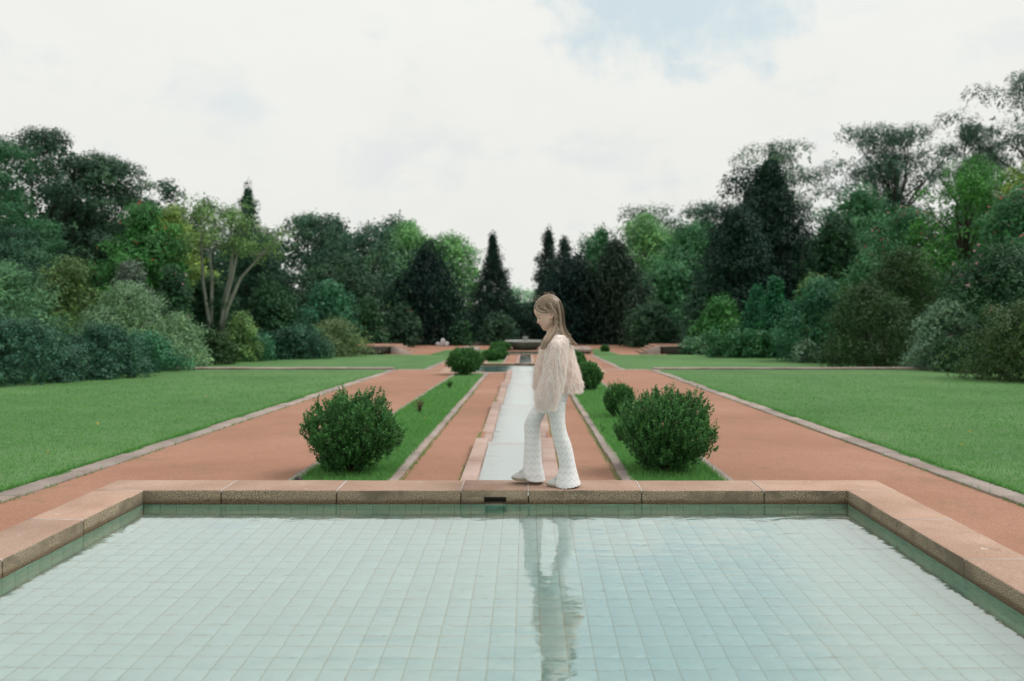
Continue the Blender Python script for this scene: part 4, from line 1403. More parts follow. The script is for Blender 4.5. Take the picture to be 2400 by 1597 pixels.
# ------------------------------------------------------------------ the clipped bushes in the grass strips
def bush(label, x, y, w, h, seed, dense=1.0, lean=0.0, leaf=.030):
    rng = np.random.default_rng(seed)
    px = y / PX
    leaf = max(leaf, 1.9 * px)
    root = tag(empty('round_bush', (x, y, gz(y))), label, 'bush', 'round evergreen bushes in the grass strips')
    ns = int(1700 * dense)
    # shoots end on a rounded envelope pinched at the foot
    u = rng.random(ns)
    el_ = np.arcsin(np.clip(-0.90 + 1.90 * u, -1, 1))
    a = rng.random(ns) * 2 * math.pi
    wob = 1 + .06 * np.sin(2 * a + seed) + .09 * np.sin(3 * a + 5 * el_ + seed * 2) + .07 * np.sin(6 * a - 7 * el_ + seed) + rng.normal(size=ns) * .07
    cz = h * .50
    rz = np.where(el_ > 0, h * .46, h * .44)
    ce = np.cos(el_)
    tap = np.where(el_ < 0, 1 - .30 * (np.sin(-el_)) ** 1.2, 1)
    P = np.stack([np.cos(a) * ce * tap * w / 2 * wob + lean * np.sin(el_) * .1, np.sin(a) * ce * tap * w / 2 * wob, cz + np.sin(el_) * rz * wob], 1)
    inner = rng.random(ns) < .38
    fac = np.where(inner, .50 + .40 * rng.random(ns), .90 + .13 * rng.random(ns))
    P = np.array([0, 0, cz * .9]) + (P - np.array([0, 0, cz * .9])) * fac[:, None]
    P[:, 2] = np.maximum(P[:, 2], .05 * h)
    D = nrm(nrm(P - np.array([0, 0, h * .2])) * .70 + np.array([0, 0, .70]) + rng.normal(size=(ns, 3)) * .25)
    sl = (.060 + .05 * rng.random(ns)) * (w ** .3) * np.where(rng.random(ns) < .22, 1.8, 1)
    npl = 20 if dense > .6 else 14
    Ps, As, Ss, Ts = [], [], [], []
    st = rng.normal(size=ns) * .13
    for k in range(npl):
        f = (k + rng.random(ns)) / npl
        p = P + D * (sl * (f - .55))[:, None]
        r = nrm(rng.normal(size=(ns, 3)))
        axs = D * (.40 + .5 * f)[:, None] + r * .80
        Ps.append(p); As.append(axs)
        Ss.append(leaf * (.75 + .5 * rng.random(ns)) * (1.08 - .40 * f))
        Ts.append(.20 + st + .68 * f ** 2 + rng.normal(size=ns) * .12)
    V, Q = leaf_quads(np.concatenate(Ps), np.concatenate(As), np.concatenate(Ss), .50, rng, up=.4)
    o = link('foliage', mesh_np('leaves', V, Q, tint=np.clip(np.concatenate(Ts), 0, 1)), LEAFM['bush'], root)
    mb = MB()
    for j in range(int(18 * dense) + 8):
        q = rng.integers(ns)
        e = P[q] * np.array([.7, .7, .75])
        s0 = np.array([rng.normal() * .03 * w, rng.normal() * .03 * w, -.02])
        mid = s0 + (e - s0) * .5 + np.array([0, 0, .05 * h])
        mb.tube([s0, mid, e], [.010 * w + .003, .006 * w + .002, .003], 5, cap=False)
    link('stem', mb.mesh('stem', True), M['twig'], root)
    return root


def bx(nx_, side=None):
    return nx_


BUSH = [('large dark round bush just behind the pool, left of the child', -1.75, 8.5, .84, .80, 1, 1.2),
        ('large dark round bush just behind the pool, right of the child', 1.385, 8.55, .87, .82, 2, 1.25),
        ('smaller bush peeping out behind the big right hand bush', 1.44, 13.6, .44, .54, 3, .7),
        ('upright bush right of the child below her jacket hem height', 1.37, 19.2, .54, .64, 4, .8),
        ('bush partly hidden by the jacket, farthest of the near right row', 1.36, 24.6, .64, .70, 5, .7),
        ('broad round bush at the near left corner of the middle pool', -1.90, 25.6, 1.0, .78, 6, 1.0),
        ('low light bush beyond the middle pool, nearest on the left strip', -2.02, 46.6, .95, .60, 7, .6),
        ('small light bush beyond the middle pool, second on left strip', -1.62, 48.5, .70, .66, 8, .6),
        ('round bush beyond the middle pool, tallest on left strip', -1.92, 53.0, .86, .84, 9, .6),
        ('low bush touching the left side of the fountain bowl', -1.78, 61.0, .92, .58, 10, .6),
        ('tiny ball-shaped bush alone on the far right grass plot', 5.35, 59.5, .50, .40, 11, .5)]
for b in BUSH:
    bush(b[0], b[1], b[2], b[3], b[4], b[5], b[6])

# two leggy seedlings in the left strip
def twig_plant(label, x, y, h, seed, cols):
    rng = np.random.default_rng(seed)
    root = tag(empty('twiggy_plant', (x, y, gz(y))), label, 'plant')
    mb = MB()
    ends = []
    for j in range(14):
        e = np.array([rng.normal() * h * .28, rng.normal() * h * .2, h * (.6 + .45 * rng.random())])
        mb.tube([(rng.normal() * .02, 0, -.01), e * np.array([.4, .4, .5]), e], [.005, .004, .002], 4, cap=False)
        ends.append(e)
    link('stem', mb.mesh('stem'), M['twig'], root)
    n = 320
    E = np.array(ends)[rng.integers(0, 14, n)]
    f = .35 + .65 * rng.random(n)
    P = E * f[:, None] * np.stack([f, f, np.ones(n)], 1)
    V, Q = leaf_quads(P, rng.normal(size=(n, 3)) + np.array([0, 0, .8]), .035 * (.6 + rng.random(n) * .8), .35, rng)
    link('foliage', mesh_np('leaves', V, Q, tint=rng.random(n)), LEAFM[cols], root)


twig_plant('brownish twiggy young plant in the left grass strip behind the big bush', -1.82, 14.3, .24, 31, 'mauve')
twig_plant('dark green twiggy young plant farther along the left grass strip', -1.83, 19.9, .20, 32, 'fresh')

# white flowers under the yew
root = tag(empty('white_flower_clump', (-6.75, 67.0, -2.22)), 'small white flowering clump at the foot of the dark yew dome', 'flowers')
rng = np.random.default_rng(61)
for (dx, dz, r) in ((-.34, .16, .13), (-.03, .22, .15), (.04, .46, .12), (.34, .22, .13)):
    n = 160
    d = nrm(rng.normal(size=(n, 3)))
    V, Q = leaf_quads(np.array([dx, 0, dz]) + d * r * .8, d + rng.normal(size=(n, 3)) * .5, np.full(n, .09), .8, rng)
    link('bloom', mesh_np('bloom', V, Q), M['blossom_white'], root)
mb = MB()
for dx in (-.26, 0, .28):
    mb.tube([(dx * .3, 0, 0), (dx, 0, .2)], [.015, .01], 5)
link('stem', mb.mesh('stem'), M['twig'], root)

# ------------------------------------------------------------------ grass blades and fallen leaves
mat_leaf('blade', (98, 142, 84), spread=.28, gain=1.1, trans=.35)


def blades(name, rects, n, h, w, seed, dz=.02):
    rng = np.random.default_rng(seed)
    areas = np.array([(r[1] - r[0]) * (r[3] - r[2]) for r in rects])
    Vs = []
    for r, k in zip(rects, (n * areas / areas.sum()).astype(int)):
        x = r[0] + (r[1] - r[0]) * rng.random(k)
        f = rng.random(k)
        y = r[2] * (r[3] / r[2]) ** f                      # denser near the viewer's end
        keep = rng.random(k) < (.45 + .55 * (np.sin(x * 3.1 + y * 1.7) * np.sin(x * 1.3 - y * 2.9) * .5 + .5)) * np.clip((r[3] - y) / (r[3] * .55), 0, 1)
        x, y = x[keep], y[keep]
        k = len(x)
        z = np.where(y < STEP_Y, -.24 - .0275 * y, -.69 - .0275 * y) + dz
        a = rng.random(k) * 2 * math.pi
        hh = h * (.5 + rng.random(k)) * (1 + .02 * y)
        ww = w * (.7 + .6 * rng.random(k)) * (1 + .05 * y)
        P = np.stack([x, y, z - .004], 1)
        sd = np.stack([np.cos(a), np.sin(a), 0 * a], 1) * (ww / 2)[:, None]
        tip = P + np.stack([rng.normal(size=k) * hh * .5, rng.normal(size=k) * hh * .5, hh], 1)
        Vs.append(np.stack([P - sd, P + sd, tip], 1).reshape(-1, 3))
    V = np.concatenate(Vs)
    m = len(V) // 3
    o = link(name, mesh_np(name, V, None, np.arange(3 * m).reshape(m, 3), tint=np.clip(.5 + rng.normal(size=m) * .22, 0, 1)), LEAFM['blade'])
    tag(o, kind='stuff')


blades('grass', [(AX - 11.5, AX - X_LAWN + .02, 4.5, 28.0)], 170000, .024, .006, 1)
blades('grass', [(AX + X_LAWN - .02, AX + 12.0, 4.5, 28.0)], 170000, .024, .006, 2)
blades('grass', [(AX - X_K2 - .02, AX - X_G1 + .02, 5.95, 26.0)], 60000, .045, .005, 3, .008)
blades('grass', [(AX + X_G1 - .02, AX + X_K2 + .02, 5.95, 26.0)], 60000, .045, .005, 4, .008)
# ragged edges along the kerbs
for s in (-1, 1):
    for (xe, dz_, nn, sd) in ((X_LAWN, .02, 9000, 5), (X_G1, .012, 5000, 6), (X_K2, .012, 5000, 7), (X_K1 - .02, .0, 900, 8), (X_CP + .01, .0, 800, 9), (X_LK - .01, .0, 900, 10)):
        x = AX + s * xe
        blades('grass_edge', [(x - .018, x + .018, 5.95 if xe < 4 else 4.0, 26.0)], nn, .038 if xe not in (X_K1 - .02, X_CP + .01) else .028, .007, 50 + sd + (s > 0) * 20, dz_)

mat_fl = mat_plain('fallen_leaf', (.55, .36, .04), .6, .2, vary=.3)
rng = np.random.default_rng(8)
lm = mesh_np('fallen_leaf', [(0, 0, 0), (.022, .016, .010), (.055, 0, .004), (.022, -.016, .012), (.025, 0, 0)], None, [(0, 4, 1), (1, 4, 2), (2, 4, 3), (3, 4, 0)])
spots = [('left', -5.4, 9.6), ('left', -6.2, 12.3), ('left', -5.3, 13.0), ('left', -8.0, 16.8), ('left', -6.6, 17.5), ('left', -5.6, 18.4), ('left', -9.0, 19.6), ('left', -7.4, 22.5),
         ('right', 5.2, 10.2), ('right', 6.6, 11.0), ('right', 5.9, 11.4), ('right', 7.4, 12.5), ('right', 6.3, 15.2), ('right', 8.6, 17.0), ('right', 7.0, 19.0)]
for i, (sd, x, y) in enumerate(spots):
    o = link('fallen_leaf', lm, mat_fl)
    o.location = (x, y, gz(y) + .045)
    o.rotation_euler = (rng.normal() * .4, rng.normal() * .4, rng.random() * 6)
    o.scale = (.8, .8, .8)
    tag(o, 'small orange-yellow fallen leaf lying on the %s hand lawn' % sd, 'leaf', 'fallen leaves on the %s hand lawn' % sd)
for lb, x, y in (('single orange leaf in the left grass strip by the big bush', -1.45, 9.7), ('single orange leaf in the left grass strip beside the twiggy plant', -1.58, 13.2)):
    o = link('fallen_leaf', lm, mat_fl)
    o.location = (x, y, gz(y) + .05)
    o.rotation_euler = (.3, .2, rng.random() * 6)
    tag(o, lb, 'leaf')

# ------------------------------------------------------------------ the child on the coping
YG = 5.76


def ZP(zx, zy, Y=YG):
    return at(1150 + zx * .33149, 650 + zy * .33149, Y)


def WPt(wx, wy, Y=YG):
    return at(1200 + wx * .12755, 670 + wy * .12755, Y)


class Loft:
    """stack of elliptical rings; rings: (cx, cy, cz, rx, ry, tilt)"""
    def __init__(self, rings, n=40, dense=4, sq=2.0):
        r = np.array([list(q) + [0] * (6 - len(q)) for q in rings], float)
        k = len(r)
        ts = np.linspace(0, k - 1, (k - 1) * dense + 1)
        out = []
        for t in ts:                                  # Catmull-Rom
            i = min(int(t), k - 2)
            f = t - i
            p0, p1, p2, p3 = r[max(i - 1, 0)], r[i], r[i + 1], r[min(i + 2, k - 1)]
            out.append(.5 * ((2 * p1) + (-p0 + p2) * f + (2 * p0 - 5 * p1 + 4 * p2 - p3) * f * f + (-p0 + 3 * p1 - 3 * p2 + p3) * f ** 3))
        self.r = np.array(out)
        self.n = n
        self.sq = sq

    def pt(self, t, th):
        """t in 0..1 along, th angle; vectorised"""
        t = np.asarray(t, float)
        k = len(self.r) - 1
        x = np.clip(t, 0, 1) * k
        i = np.minimum(x.astype(int), k - 1)
        f = (x - i)[..., None]
        q = self.r[i] * (1 - f) + self.r[i + 1] * f
        c, s = np.cos(th), np.sin(th)
        e = 2.0 / self.sq
        cc, ss = np.sign(c) * np.abs(c) ** e, np.sign(s) * np.abs(s) ** e
        X = q[..., 0] + q[..., 3] * cc
        Y = q[..., 1] + q[..., 4] * ss
        Z = q[..., 2] + q[..., 5] * cc
        return np.stack([X, Y, Z], -1)

    def normal(self, t, th):
        e = 1e-3
        a = self.pt(t + e, th) - self.pt(t - e, th)
        b = self.pt(t, th + .01) - self.pt(t, th - .01)
        return nrm(np.cross(a, b))

    def mesh(self, cap0=True, cap1=True, hem=None):
        k, n = len(self.r), self.n
        th = np.linspace(0, 2 * math.pi, n, endpoint=False)
        V = np.concatenate([self.pt(np.full(n, i / (k - 1)), th) for i in range(k)])
        if hem:
            V[-n:, 2] += hem(th)
        ln = np.concatenate([[0], np.cumsum(np.linalg.norm(np.diff(self.r[:, :3], axis=0), axis=1))])
        rm = self.r[:, 3].mean()
        UV = np.stack([np.tile(th * rm, k), np.repeat(ln, n)], 1)
        Q = []
        for i in range(k - 1):
            for j in range(n):
                j2 = (j + 1) % n
                Q.append((i * n + j, i * n + j2, (i + 1) * n + j2, (i + 1) * n + j))
        T_ = []
        extra = []
        if cap0:
            extra.append(self.r[0, :3]); c = k * n + len(extra) - 1
            T_ += [(c, (j + 1) % n, j) for j in range(n)]
        if cap1:
            extra.append(self.r[-1, :3]); c = k * n + len(extra) - 1
            T_ += [(c, (k - 1) * n + j, (k - 1) * n + (j + 1) % n) for j in range(n)]
        if extra:
            V = np.concatenate([V, np.array(extra)])
            UV = np.concatenate([UV, np.zeros((len(extra), 2))])
        return V, Q, T_, UV


def join(parts, name, smooth=True, uv=True):
    Vs, Qs, Ts, Us, n = [], [], [], [], 0
    for V, Q, T_, U in parts:
        Vs.append(V); Us.append(U)
        if len(Q): Qs.append(np.array(Q) + n)
        if len(T_): Ts.append(np.array(T_) + n)
        n += len(V)
    return mesh_np(name, np.concatenate(Vs), np.concatenate(Qs) if Qs else None, np.concatenate(Ts) if Ts else None, smooth, uv=np.concatenate(Us) if uv else None)


def zr(zy, f, b, Y, ry, tilt=0.0):
    c = ZP((f + b) / 2, zy, Y)
    rx = (b - f) / 2 * .33149 * Y / F
    return (c[0], c[1], c[2], rx, ry, tilt)


YN, YF = 5.70, 5.81
girl = tag(empty('person', (0.24, YG, 0.0)), 'child in cream furry jacket and white flared knit trousers walking along the pool coping', 'person')
GL = Vector(girl.location)


def gpart(name, me, mat, parent=None):
    o = link(name, me, mat, parent or girl)
    o.location = -GL if parent is None else (0, 0, 0)
    return o


# ---- body: head by polar profile, neck, torso, arms and legs, fused into one skin
HC = (680.0, 480.0)
prof_w = [(680, 168), (590, 186), (510, 240), (448, 318), (412, 400), (403, 455), (409, 500), (426, 534), (446, 560), (461, 586), (470, 620), (480, 655), (492, 690), (504, 708), (511, 722), (520, 738),
          (526, 752), (545, 768), (552, 788), (566, 812), (596, 828), (650, 812), (705, 775), (770, 730), (840, 655), (893, 575), (918, 480), (915, 390), (886, 300), (830, 226), (760, 182)]
pa = np.array(prof_w, float)
pang = np.unwrap(np.arctan2(-(pa[:, 1] - HC[1]), pa[:, 0] - HC[0]))
prad = np.hypot(pa[:, 0] - HC[0], pa[:, 1] - HC[1])
o_ = np.argsort(pang)
pang, prad = pang[o_], prad[o_]
pang2 = np.concatenate([pang - 2 * math.pi, pang, pang + 2 * math.pi])
prad2 = np.tile(prad, 3)


def head_R(al):
    return np.interp(al, pang2, prad2)


WS = .12755 * YG / F            # metres per w pixel
HW = .073                       # half width of the head


def head_grid(na=150, nl=44, off=0.0, nose=True):
    al = np.linspace(pang[0], pang[0] + 2 * math.pi, na, endpoint=False)
    lam = np.linspace(-math.pi / 2, math.pi / 2, nl)
    A, Lm = np.meshgrid(al, lam, indexing='ij')
    Rr = head_R(A) * WS + off
    if nose:
        def bump(wx, wy, amp, sa, sl):
            a0 = math.atan2(-(wy - HC[1]), wx - HC[0])
            dd = (A - a0 + math.pi) % (2 * math.pi) - math.pi
            return amp * np.exp(-(dd / sa) ** 2) * np.exp(-(Lm / sl) ** 2)
        Rr = Rr + bump(458, 688, .0135, .055, .11) + bump(461, 655, .0070, .09, .09)
        Rr = Rr + bump(508, 720, .0022, .022, .20) + bump(524, 748, .0020, .022, .18)
        # eye socket hollows
        for sgn in (-1, 1):
            a0 = math.atan2(-(600 - HC[1]), 478 - HC[0])
            dd = (A - a0 + math.pi) % (2 * math.pi) - math.pi
            Rr = Rr - .0042 * np.exp(-(dd / .10) ** 2) * np.exp(-((Lm - sgn * .42) / .20) ** 2)
            a1 = math.atan2(-(670 - HC[1]), 520 - HC[0])
            dd = (A - a1 + math.pi) % (2 * math.pi) - math.pi
            Rr = Rr + .0030 * np.exp(-(dd / .18) ** 2) * np.exp(-((Lm - sgn * .60) / .28) ** 2)
    cl_ = np.cos(Lm)
    face = np.clip((np.cos(A - math.radians(205)) - .1), 0, 1)
    q = .62 + .16 * face
    c_ = np.sign(cl_) * np.abs(cl_) ** q
    hw = HW + off
    cx, cy, cz = WPt(HC[0], HC[1])
    X = cx + np.cos(A) * Rr * c_
    Zc = cz + np.sin(A) * Rr * c_
    Y = cy + hw * np.sin(Lm) * (1 - .10 * face * (1 - np.abs(np.sin(Lm))))
    V = np.stack([X, Y, Zc], -1)
    Q = []
    for i in range(na):
        i2 = (i + 1) % na
        for j in range(nl - 1):
            Q.append((i * nl + j, i * nl + j + 1, i2 * nl + j + 1, i2 * nl + j))
    return V.reshape(-1, 3), Q, A.ravel(), Lm.ravel()


def build_body():
    Vh, Qh, _, _ = head_grid()
    parts = [(Vh, Qh, [], np.zeros((len(Vh), 2)))]

    def L(rings, **k):
        V, Q, T_, U = Loft(rings, 20, 3).mesh()
        parts.append((V, Q, T_, U))
    n0, n1, n2 = WPt(705, 690), WPt(735, 800), WPt(770, 920)
    L([(n0[0], YG, n0[2], .040, .040), (n1[0], YG, n1[2], .038, .040), (n2[0], YG, n2[2], .050, .062)])
    L([zr(385, 440, 515, YG, .055), zr(430, 405, 540, YG, .120), zr(500, 375, 560, YG, .125), zr(620, 345, 575, YG, .115), zr(760, 350, 565, YG, .105), zr(860, 345, 535, YG, .115), zr(930, 350, 520, YG, .10)])
    for Yk, sh in ((YG - .135, 0), (YG + .135, -25)):
        L([zr(430, 455 + sh, 510 + sh, Yk, .03), zr(560, 440 + sh, 500 + sh, Yk, .029), zr(700, 425 + sh, 480 + sh, Yk, .026), zr(840, 385 + sh, 425 + sh, Yk, .020), zr(915, 378 + sh, 420 + sh, Yk, .015)])
    L([zr(880, 420, 520, YG - .05, .05), zr(1100, 455, 520, YN, .034), zr(1300, 515, 565, YN, .026), zr(1440, 525, 565, YN, .02)])
    L([zr(880, 330, 430, YG + .05, .05), zr(1045, 262, 328, YF, .034), zr(1250, 275, 325, YF, .026), zr(1395, 285, 325, YF, .02)])
    # ear
    e = WPt(712, 535)
    th = np.linspace(0, 2 * math.pi, 26, endpoint=False)
    pts = np.stack([e[0] + np.cos(th) * .0165 + np.sin(th) * .004, np.full(26, YG - HW - .002) - .012 * np.maximum(0, np.cos(th - .2)), e[2] + np.sin(th) * .028 + .003], 1)
    mb = MB()
    mb.tube(np.concatenate([pts, pts[:2]]), [.0052] * 28, 8)
    mb.lathe([(0.0, .0), (.017, .001), (.018, -.006), (0, -.006)], 16)
    V = np.concatenate(mb.v)
    V[-64:] = np.stack([V[-64:, 0] * .85 + e[0], V[-64:, 2] * .6 + YG - HW - .003, V[-64:, 1] * 1.45 + e[2]], 1)
    parts.append((V, mb.q, mb.t, np.zeros((len(V), 2))))
    me = join(parts, 'body_source', uv=False)
    tmp = bpy.data.objects.new('body_source', me)
    COL.objects.link(tmp)
    md = tmp.modifiers.new('r', 'REMESH')
    md.mode = 'VOXEL'
    md.voxel_size = .0032
    ms = tmp.modifiers.new('s', 'SMOOTH')
    ms.factor = .5
    ms.iterations = 3
    dg = bpy.context.evaluated_depsgraph_get()
    out = bpy.data.meshes.new_from_object(tmp.evaluated_get(dg))
    bpy.data.objects.remove(tmp, do_unlink=True)
    n = len(out.vertices)
    co = np.zeros(n * 3, np.float32)
    out.vertices.foreach_get('co', co)
    co = co.reshape(-1, 3)
    wx = (co[:, 0] * F / YG + VX - 1200) / .12755
    wy = ((CAMZ - co[:, 2]) * F / YG + VY - 670) / .12755
    lat = np.abs(co[:, 1] - YG)
    col = np.tile(np.array([.66, .46, .365]), (n, 1))

    def blend(wt, c):
        nonlocal col
        col = col * (1 - wt[:, None]) + np.array(c) * wt[:, None]
    g = lambda x, y, sx, sy: np.exp(-((wx - x) / sx) ** 2 - ((wy - y) / sy) ** 2)
    blend(.45 * g(530, 660, 60, 45), (.58, .31, .25))                     # cheek
    blend(.55 * g(470, 688, 28, 22), (.60, .30, .26))                     # nose tip
    blend(.95 * np.clip(g(522, 736, 28, 16) * 1.7, 0, 1) * (lat < .030), (.36, .11, .10))   # lips
    blend(.55 * g(712, 530, 55, 75) * (co[:, 1] < YG - HW + .004), (.62, .30, .25))   # ear
    blend(.40 * np.clip(g(478, 556, 24, 8) * 1.3, 0, 1), (.28, .19, .12))  # brow
    a = out.color_attributes.new('skin', 'FLOAT_COLOR', 'POINT')
    a.data.foreach_set('color', np.concatenate([col, np.ones((n, 1))], 1).astype(np.float32).ravel())
    out.polygons.foreach_set('use_smooth', np.ones(len(out.polygons), bool))
    out.name = 'body'
    return out


m_skin, t, bs, out_, pos = base_mat('skin')
at_ = t.new('ShaderNodeAttribute'); at_.attribute_name = 'skin'
t.link(at_.outputs['Color'], bs.inputs['Base Color'])
bs.inputs['Roughness'].default_value = .5
bs.inputs['Subsurface Weight'].default_value = .12
bs.inputs['Subsurface Radius'].default_value = (.012, .005, .003)
bs.inputs['Subsurface Scale'].default_value = .6
body = gpart('body', build_body(), m_skin)

# closed eye: lash line and lid crease
mb = MB()
for sgn in (-1, 1):
    pts = []
    for f in np.linspace(0, 1, 7):
        wx_, wy_ = 482 + 34 * f, 588 + 16 * math.sin(f * 2.6) - 2 * f
        base = WPt(wx_, wy_)
        yy = YG + sgn * (.022 + .030 * f)
        pts.append((base[0] + .004 * (1 - f), yy, base[2]))
    mb.tube(pts, [.0016, .0030, .0036, .0036, .0034, .003, .0016], 6)
gpart('eyelash', mb.mesh('eyelash', True), mat_plain('lash_brown', (.035, .022, .016), .7))

# ---- hair
def mat_hair():
    m, t, bs, out, pos = base_mat('dark_blond_hair')
    a = t.new('ShaderNodeAttribute'); a.attribute_name = 'tint'
    c = t.ramp(a.outputs['Fac'], [(0.0, (.060, .040, .027)), (.45, (.22, .155, .100)), (1.0, (.56, .43, .31))])
    t.link(c, bs.inputs['Base Color'])
    bs.inputs['Roughness'].default_value = .42
    bs.inputs['Specular IOR Level'].default_value = .5
    return m


M['hair'] = mat_hair()


def hair_cap():
    V, Q, A, Lm = head_grid(150, 44, .0055, nose=False)
    wx = (V[:, 0] * F / YG + VX - 1200) / .12755
    wy = ((CAMZ - V[:, 2]) * F / YG + VY - 670) / .12755
    hl = np.interp(wx, [380, 405, 450, 520, 600, 670, 735, 760, 1000], [395, 425, 452, 478, 492, 484, 470, 760, 760])
    ok = wy < hl
    Qk = np.array([q for q in Q if all(ok[i] for i in q)])
    rng = np.random.default_rng(3)
    lamq = Lm[Qk[:, 0]]
    aq = A[Qk[:, 0]]
    tint = .36 + .12 * np.sin(aq * 37) + rng.normal(size=len(Qk)) * .07
    return mesh_np('hair_cap', V, Qk, smooth=True, tint=np.clip(tint, 0, 1))


hair = gpart('hair', hair_cap(), M['hair'])


def strands():
    rng = np.random.default_rng(12)
    # control polylines in the photograph's plane with offset towards the viewer; s from the front hairline to the back of the crown
    ctl = {
        0.00: [(470, 285, .004), (436, 372, .030), (452, 440, .050), (560, 486, .070), (690, 448, .080), (790, 520, .083), (800, 690, .082), (725, 830, .105), (610, 980, .140), (545, 1110, .150)],
        0.20: [(560, 200, .004), (500, 330, .048), (560, 440, .068), (660, 446, .079), (770, 490, .083), (805, 620, .083), (795, 740, .086), (715, 870, .115), (620, 1000, .145), (560, 1130, .152)],
        0.42: [(650, 168, .004), (640, 300, .062), (700, 400, .078), (785, 500, .084), (812, 620, .084), (805, 720, .086), (770, 820, .100), (690, 930, .135), (610, 1030, .152), (556, 1140, .155)],
        0.56: [(715, 166, .004), (745, 300, .064), (785, 420, .078), (818, 530, .082), (828, 640, .080), (815, 740, .082), (790, 840, .105), (720, 920, .135), (640, 1020, .150), (575, 1120, .155)],
        0.66: [(760, 180, .004), (815, 310, .058), (845, 430, .070), (858, 540, .072), (862, 650, .070), (872, 750, .075), (890, 830, .095), (930, 900, .105), (990, 970, .100), (1040, 1040, .095)],
        0.82: [(815, 212, .004), (880, 330, .046), (908, 450, .055), (915, 560, .056), (915, 660, .054), (930, 760, .058), (962, 850, .070), (1010, 930, .075), (1070, 1010, .070), (1110, 1065, .065)],
        1.00: [(850, 250, .004), (915, 360, .020), (938, 470, .022), (942, 580, .022), (945, 680, .024), (962, 770, .026), (1000, 860, .032), (1048, 940, .034), (1100, 1030, .032), (1150, 1085, .030)],
    }
    keys = sorted(ctl)
    arr = np.array([ctl[k] for k in keys], float)
    V, Q, Tn = [], [], []
    nv = 0
    for side in (-1, 1):
        N = 950 if side < 0 else 420
        for i in range(N):
            s = rng.random() ** .9
            # keep the parting between the strands that fall forward and those that fall back
            if .565 < s < .655:
                s = .565 if rng.random() < .5 else .655
            k = max(j for j in range(len(keys)) if keys[j] <= s + 1e-9)
            k = min(k, len(keys) - 2)
            f = (s - keys[k]) / (keys[k + 1] - keys[k])
            if keys[k] == 0.56:
                f = round(f)
            c = arr[k] * (1 - f) + arr[k + 1] * f
            c = c.copy()
            jit = rng.normal(size=2) * np.array([7, 7])
            fr = np.linspace(0, 1, len(c))
            c[:, 0] += jit[0] * (.4 + 1.6 * fr) + rng.normal() * (13 if s < .6 else 24) * fr ** 3
            c[:, 1] += jit[1] * (.4 + .8 * fr)
            lay = rng.random()
            c[:, 2] = c[:, 2] + lay * .006 * (1 + fr * 2.5) - .010 * fr * rng.random()
            cut = 1.0 if rng.random() < .75 else rng.uniform(.82, 1.0)
            m = 22
            tt = np.linspace(0, cut, m) * (len(c) - 1)
            pts = []
            for t_ in tt:
                a = min(int(t_), len(c) - 2); g = t_ - a
                p0, p1, p2, p3 = c[max(a - 1, 0)], c[a], c[a + 1], c[min(a + 2, len(c) - 1)]
                q = .5 * ((2 * p1) + (-p0 + p2) * g + (2 * p0 - 5 * p1 + 4 * p2 - p3) * g * g + (-p0 + 3 * p1 - 3 * p2 + p3) * g ** 3)
                w = WPt(q[0], q[1])
                pts.append((w[0], YG + side * q[2], w[2]))
            pts = np.array(pts)
            d = nrm(np.gradient(pts, axis=0))
            look = np.array([0, -1.0, 0]) + rng.normal(size=3) * .35
            sd = nrm(np.cross(d, look))
            wd = (.0018 + .0016 * rng.random()) * np.clip(1.15 - np.linspace(0, 1, m) ** 3, .15, 1)
            A_, B_ = pts - sd * wd[:, None], pts + sd * wd[:, None]
            V.append(np.stack([A_, B_], 1).reshape(-1, 3))
            b = nv + np.arange(m - 1) * 2
            Q.append(np.stack([b, b + 1, b + 3, b + 2], 1))
            base = np.clip(.36 + .22 * math.sin(s * 29) + rng.normal() * .18, .02, .95)
            Tn.append(np.clip(base + .30 * np.linspace(0, 1, m - 1) ** 1.6, 0, 1))
            nv += 2 * m
    # stray hairs
    for i in range(46):
        s = rng.random()
        k = min(int(s * 4), 4)
        c = arr[k]
        st = c[0] if i < 26 else c[rng.integers(3, 7)]
        p = np.array([st[0] + rng.normal() * 25, st[1] + rng.normal() * 10, -abs(rng.normal()) * .02 - st[2]])
        dirx = np.array([rng.normal() * 55 - (25 if i < 26 else -18), -abs(rng.normal()) * 30 if i < 26 else 40 + rng.random() * 40])
        m = 9
        pts = []
        for t_ in np.linspace(0, 1, m):
            wx_, wy_ = p[0] + dirx[0] * t_ + 22 * math.sin(t_ * 4 + i), p[1] + dirx[1] * math.sin(t_ * 2.4)
            w = WPt(wx_, wy_)
            pts.append((w[0], YG + p[2], w[2]))
        pts = np.array(pts)
        sd = np.array([.0005, 0, .0005])
        V.append(np.stack([pts - sd, pts + sd], 1).reshape(-1, 3))
        b = nv + np.arange(m - 1) * 2
        Q.append(np.stack([b, b + 1, b + 3, b + 2], 1))
        Tn.append(np.full(m - 1, .9))
        nv += 2 * m
    return mesh_np('hair_strands', np.concatenate(V), np.concatenate(Q), smooth=True, tint=np.concatenate(Tn))


so = tag(gpart('strands', strands(), M['hair'], hair), kind='stuff')

# ---- furry jacket
def mat_fur(name, ramp):
    m, t, bs, out, pos = base_mat(name)
    a = t.new('ShaderNodeAttribute'); a.attribute_name = 'tint'
    c = t.ramp(a.outputs['Fac'], ramp)
    t.link(c, bs.inputs['Base Color'])
    bs.inputs['Roughness'].default_value = .75
    bs.inputs['Specular IOR Level'].default_value = .2
    tr = t.new('ShaderNodeBsdfTranslucent')
    t.link(c, tr.inputs[0])
    mx = t.new('ShaderNodeMixShader')
    mx.inputs[0].default_value = .48
    t.link(bs.outputs[0], mx.inputs[1])
    t.link(tr.outputs[0], mx.inputs[2])
    t.link(mx.outputs[0], out.inputs[0])
    return m


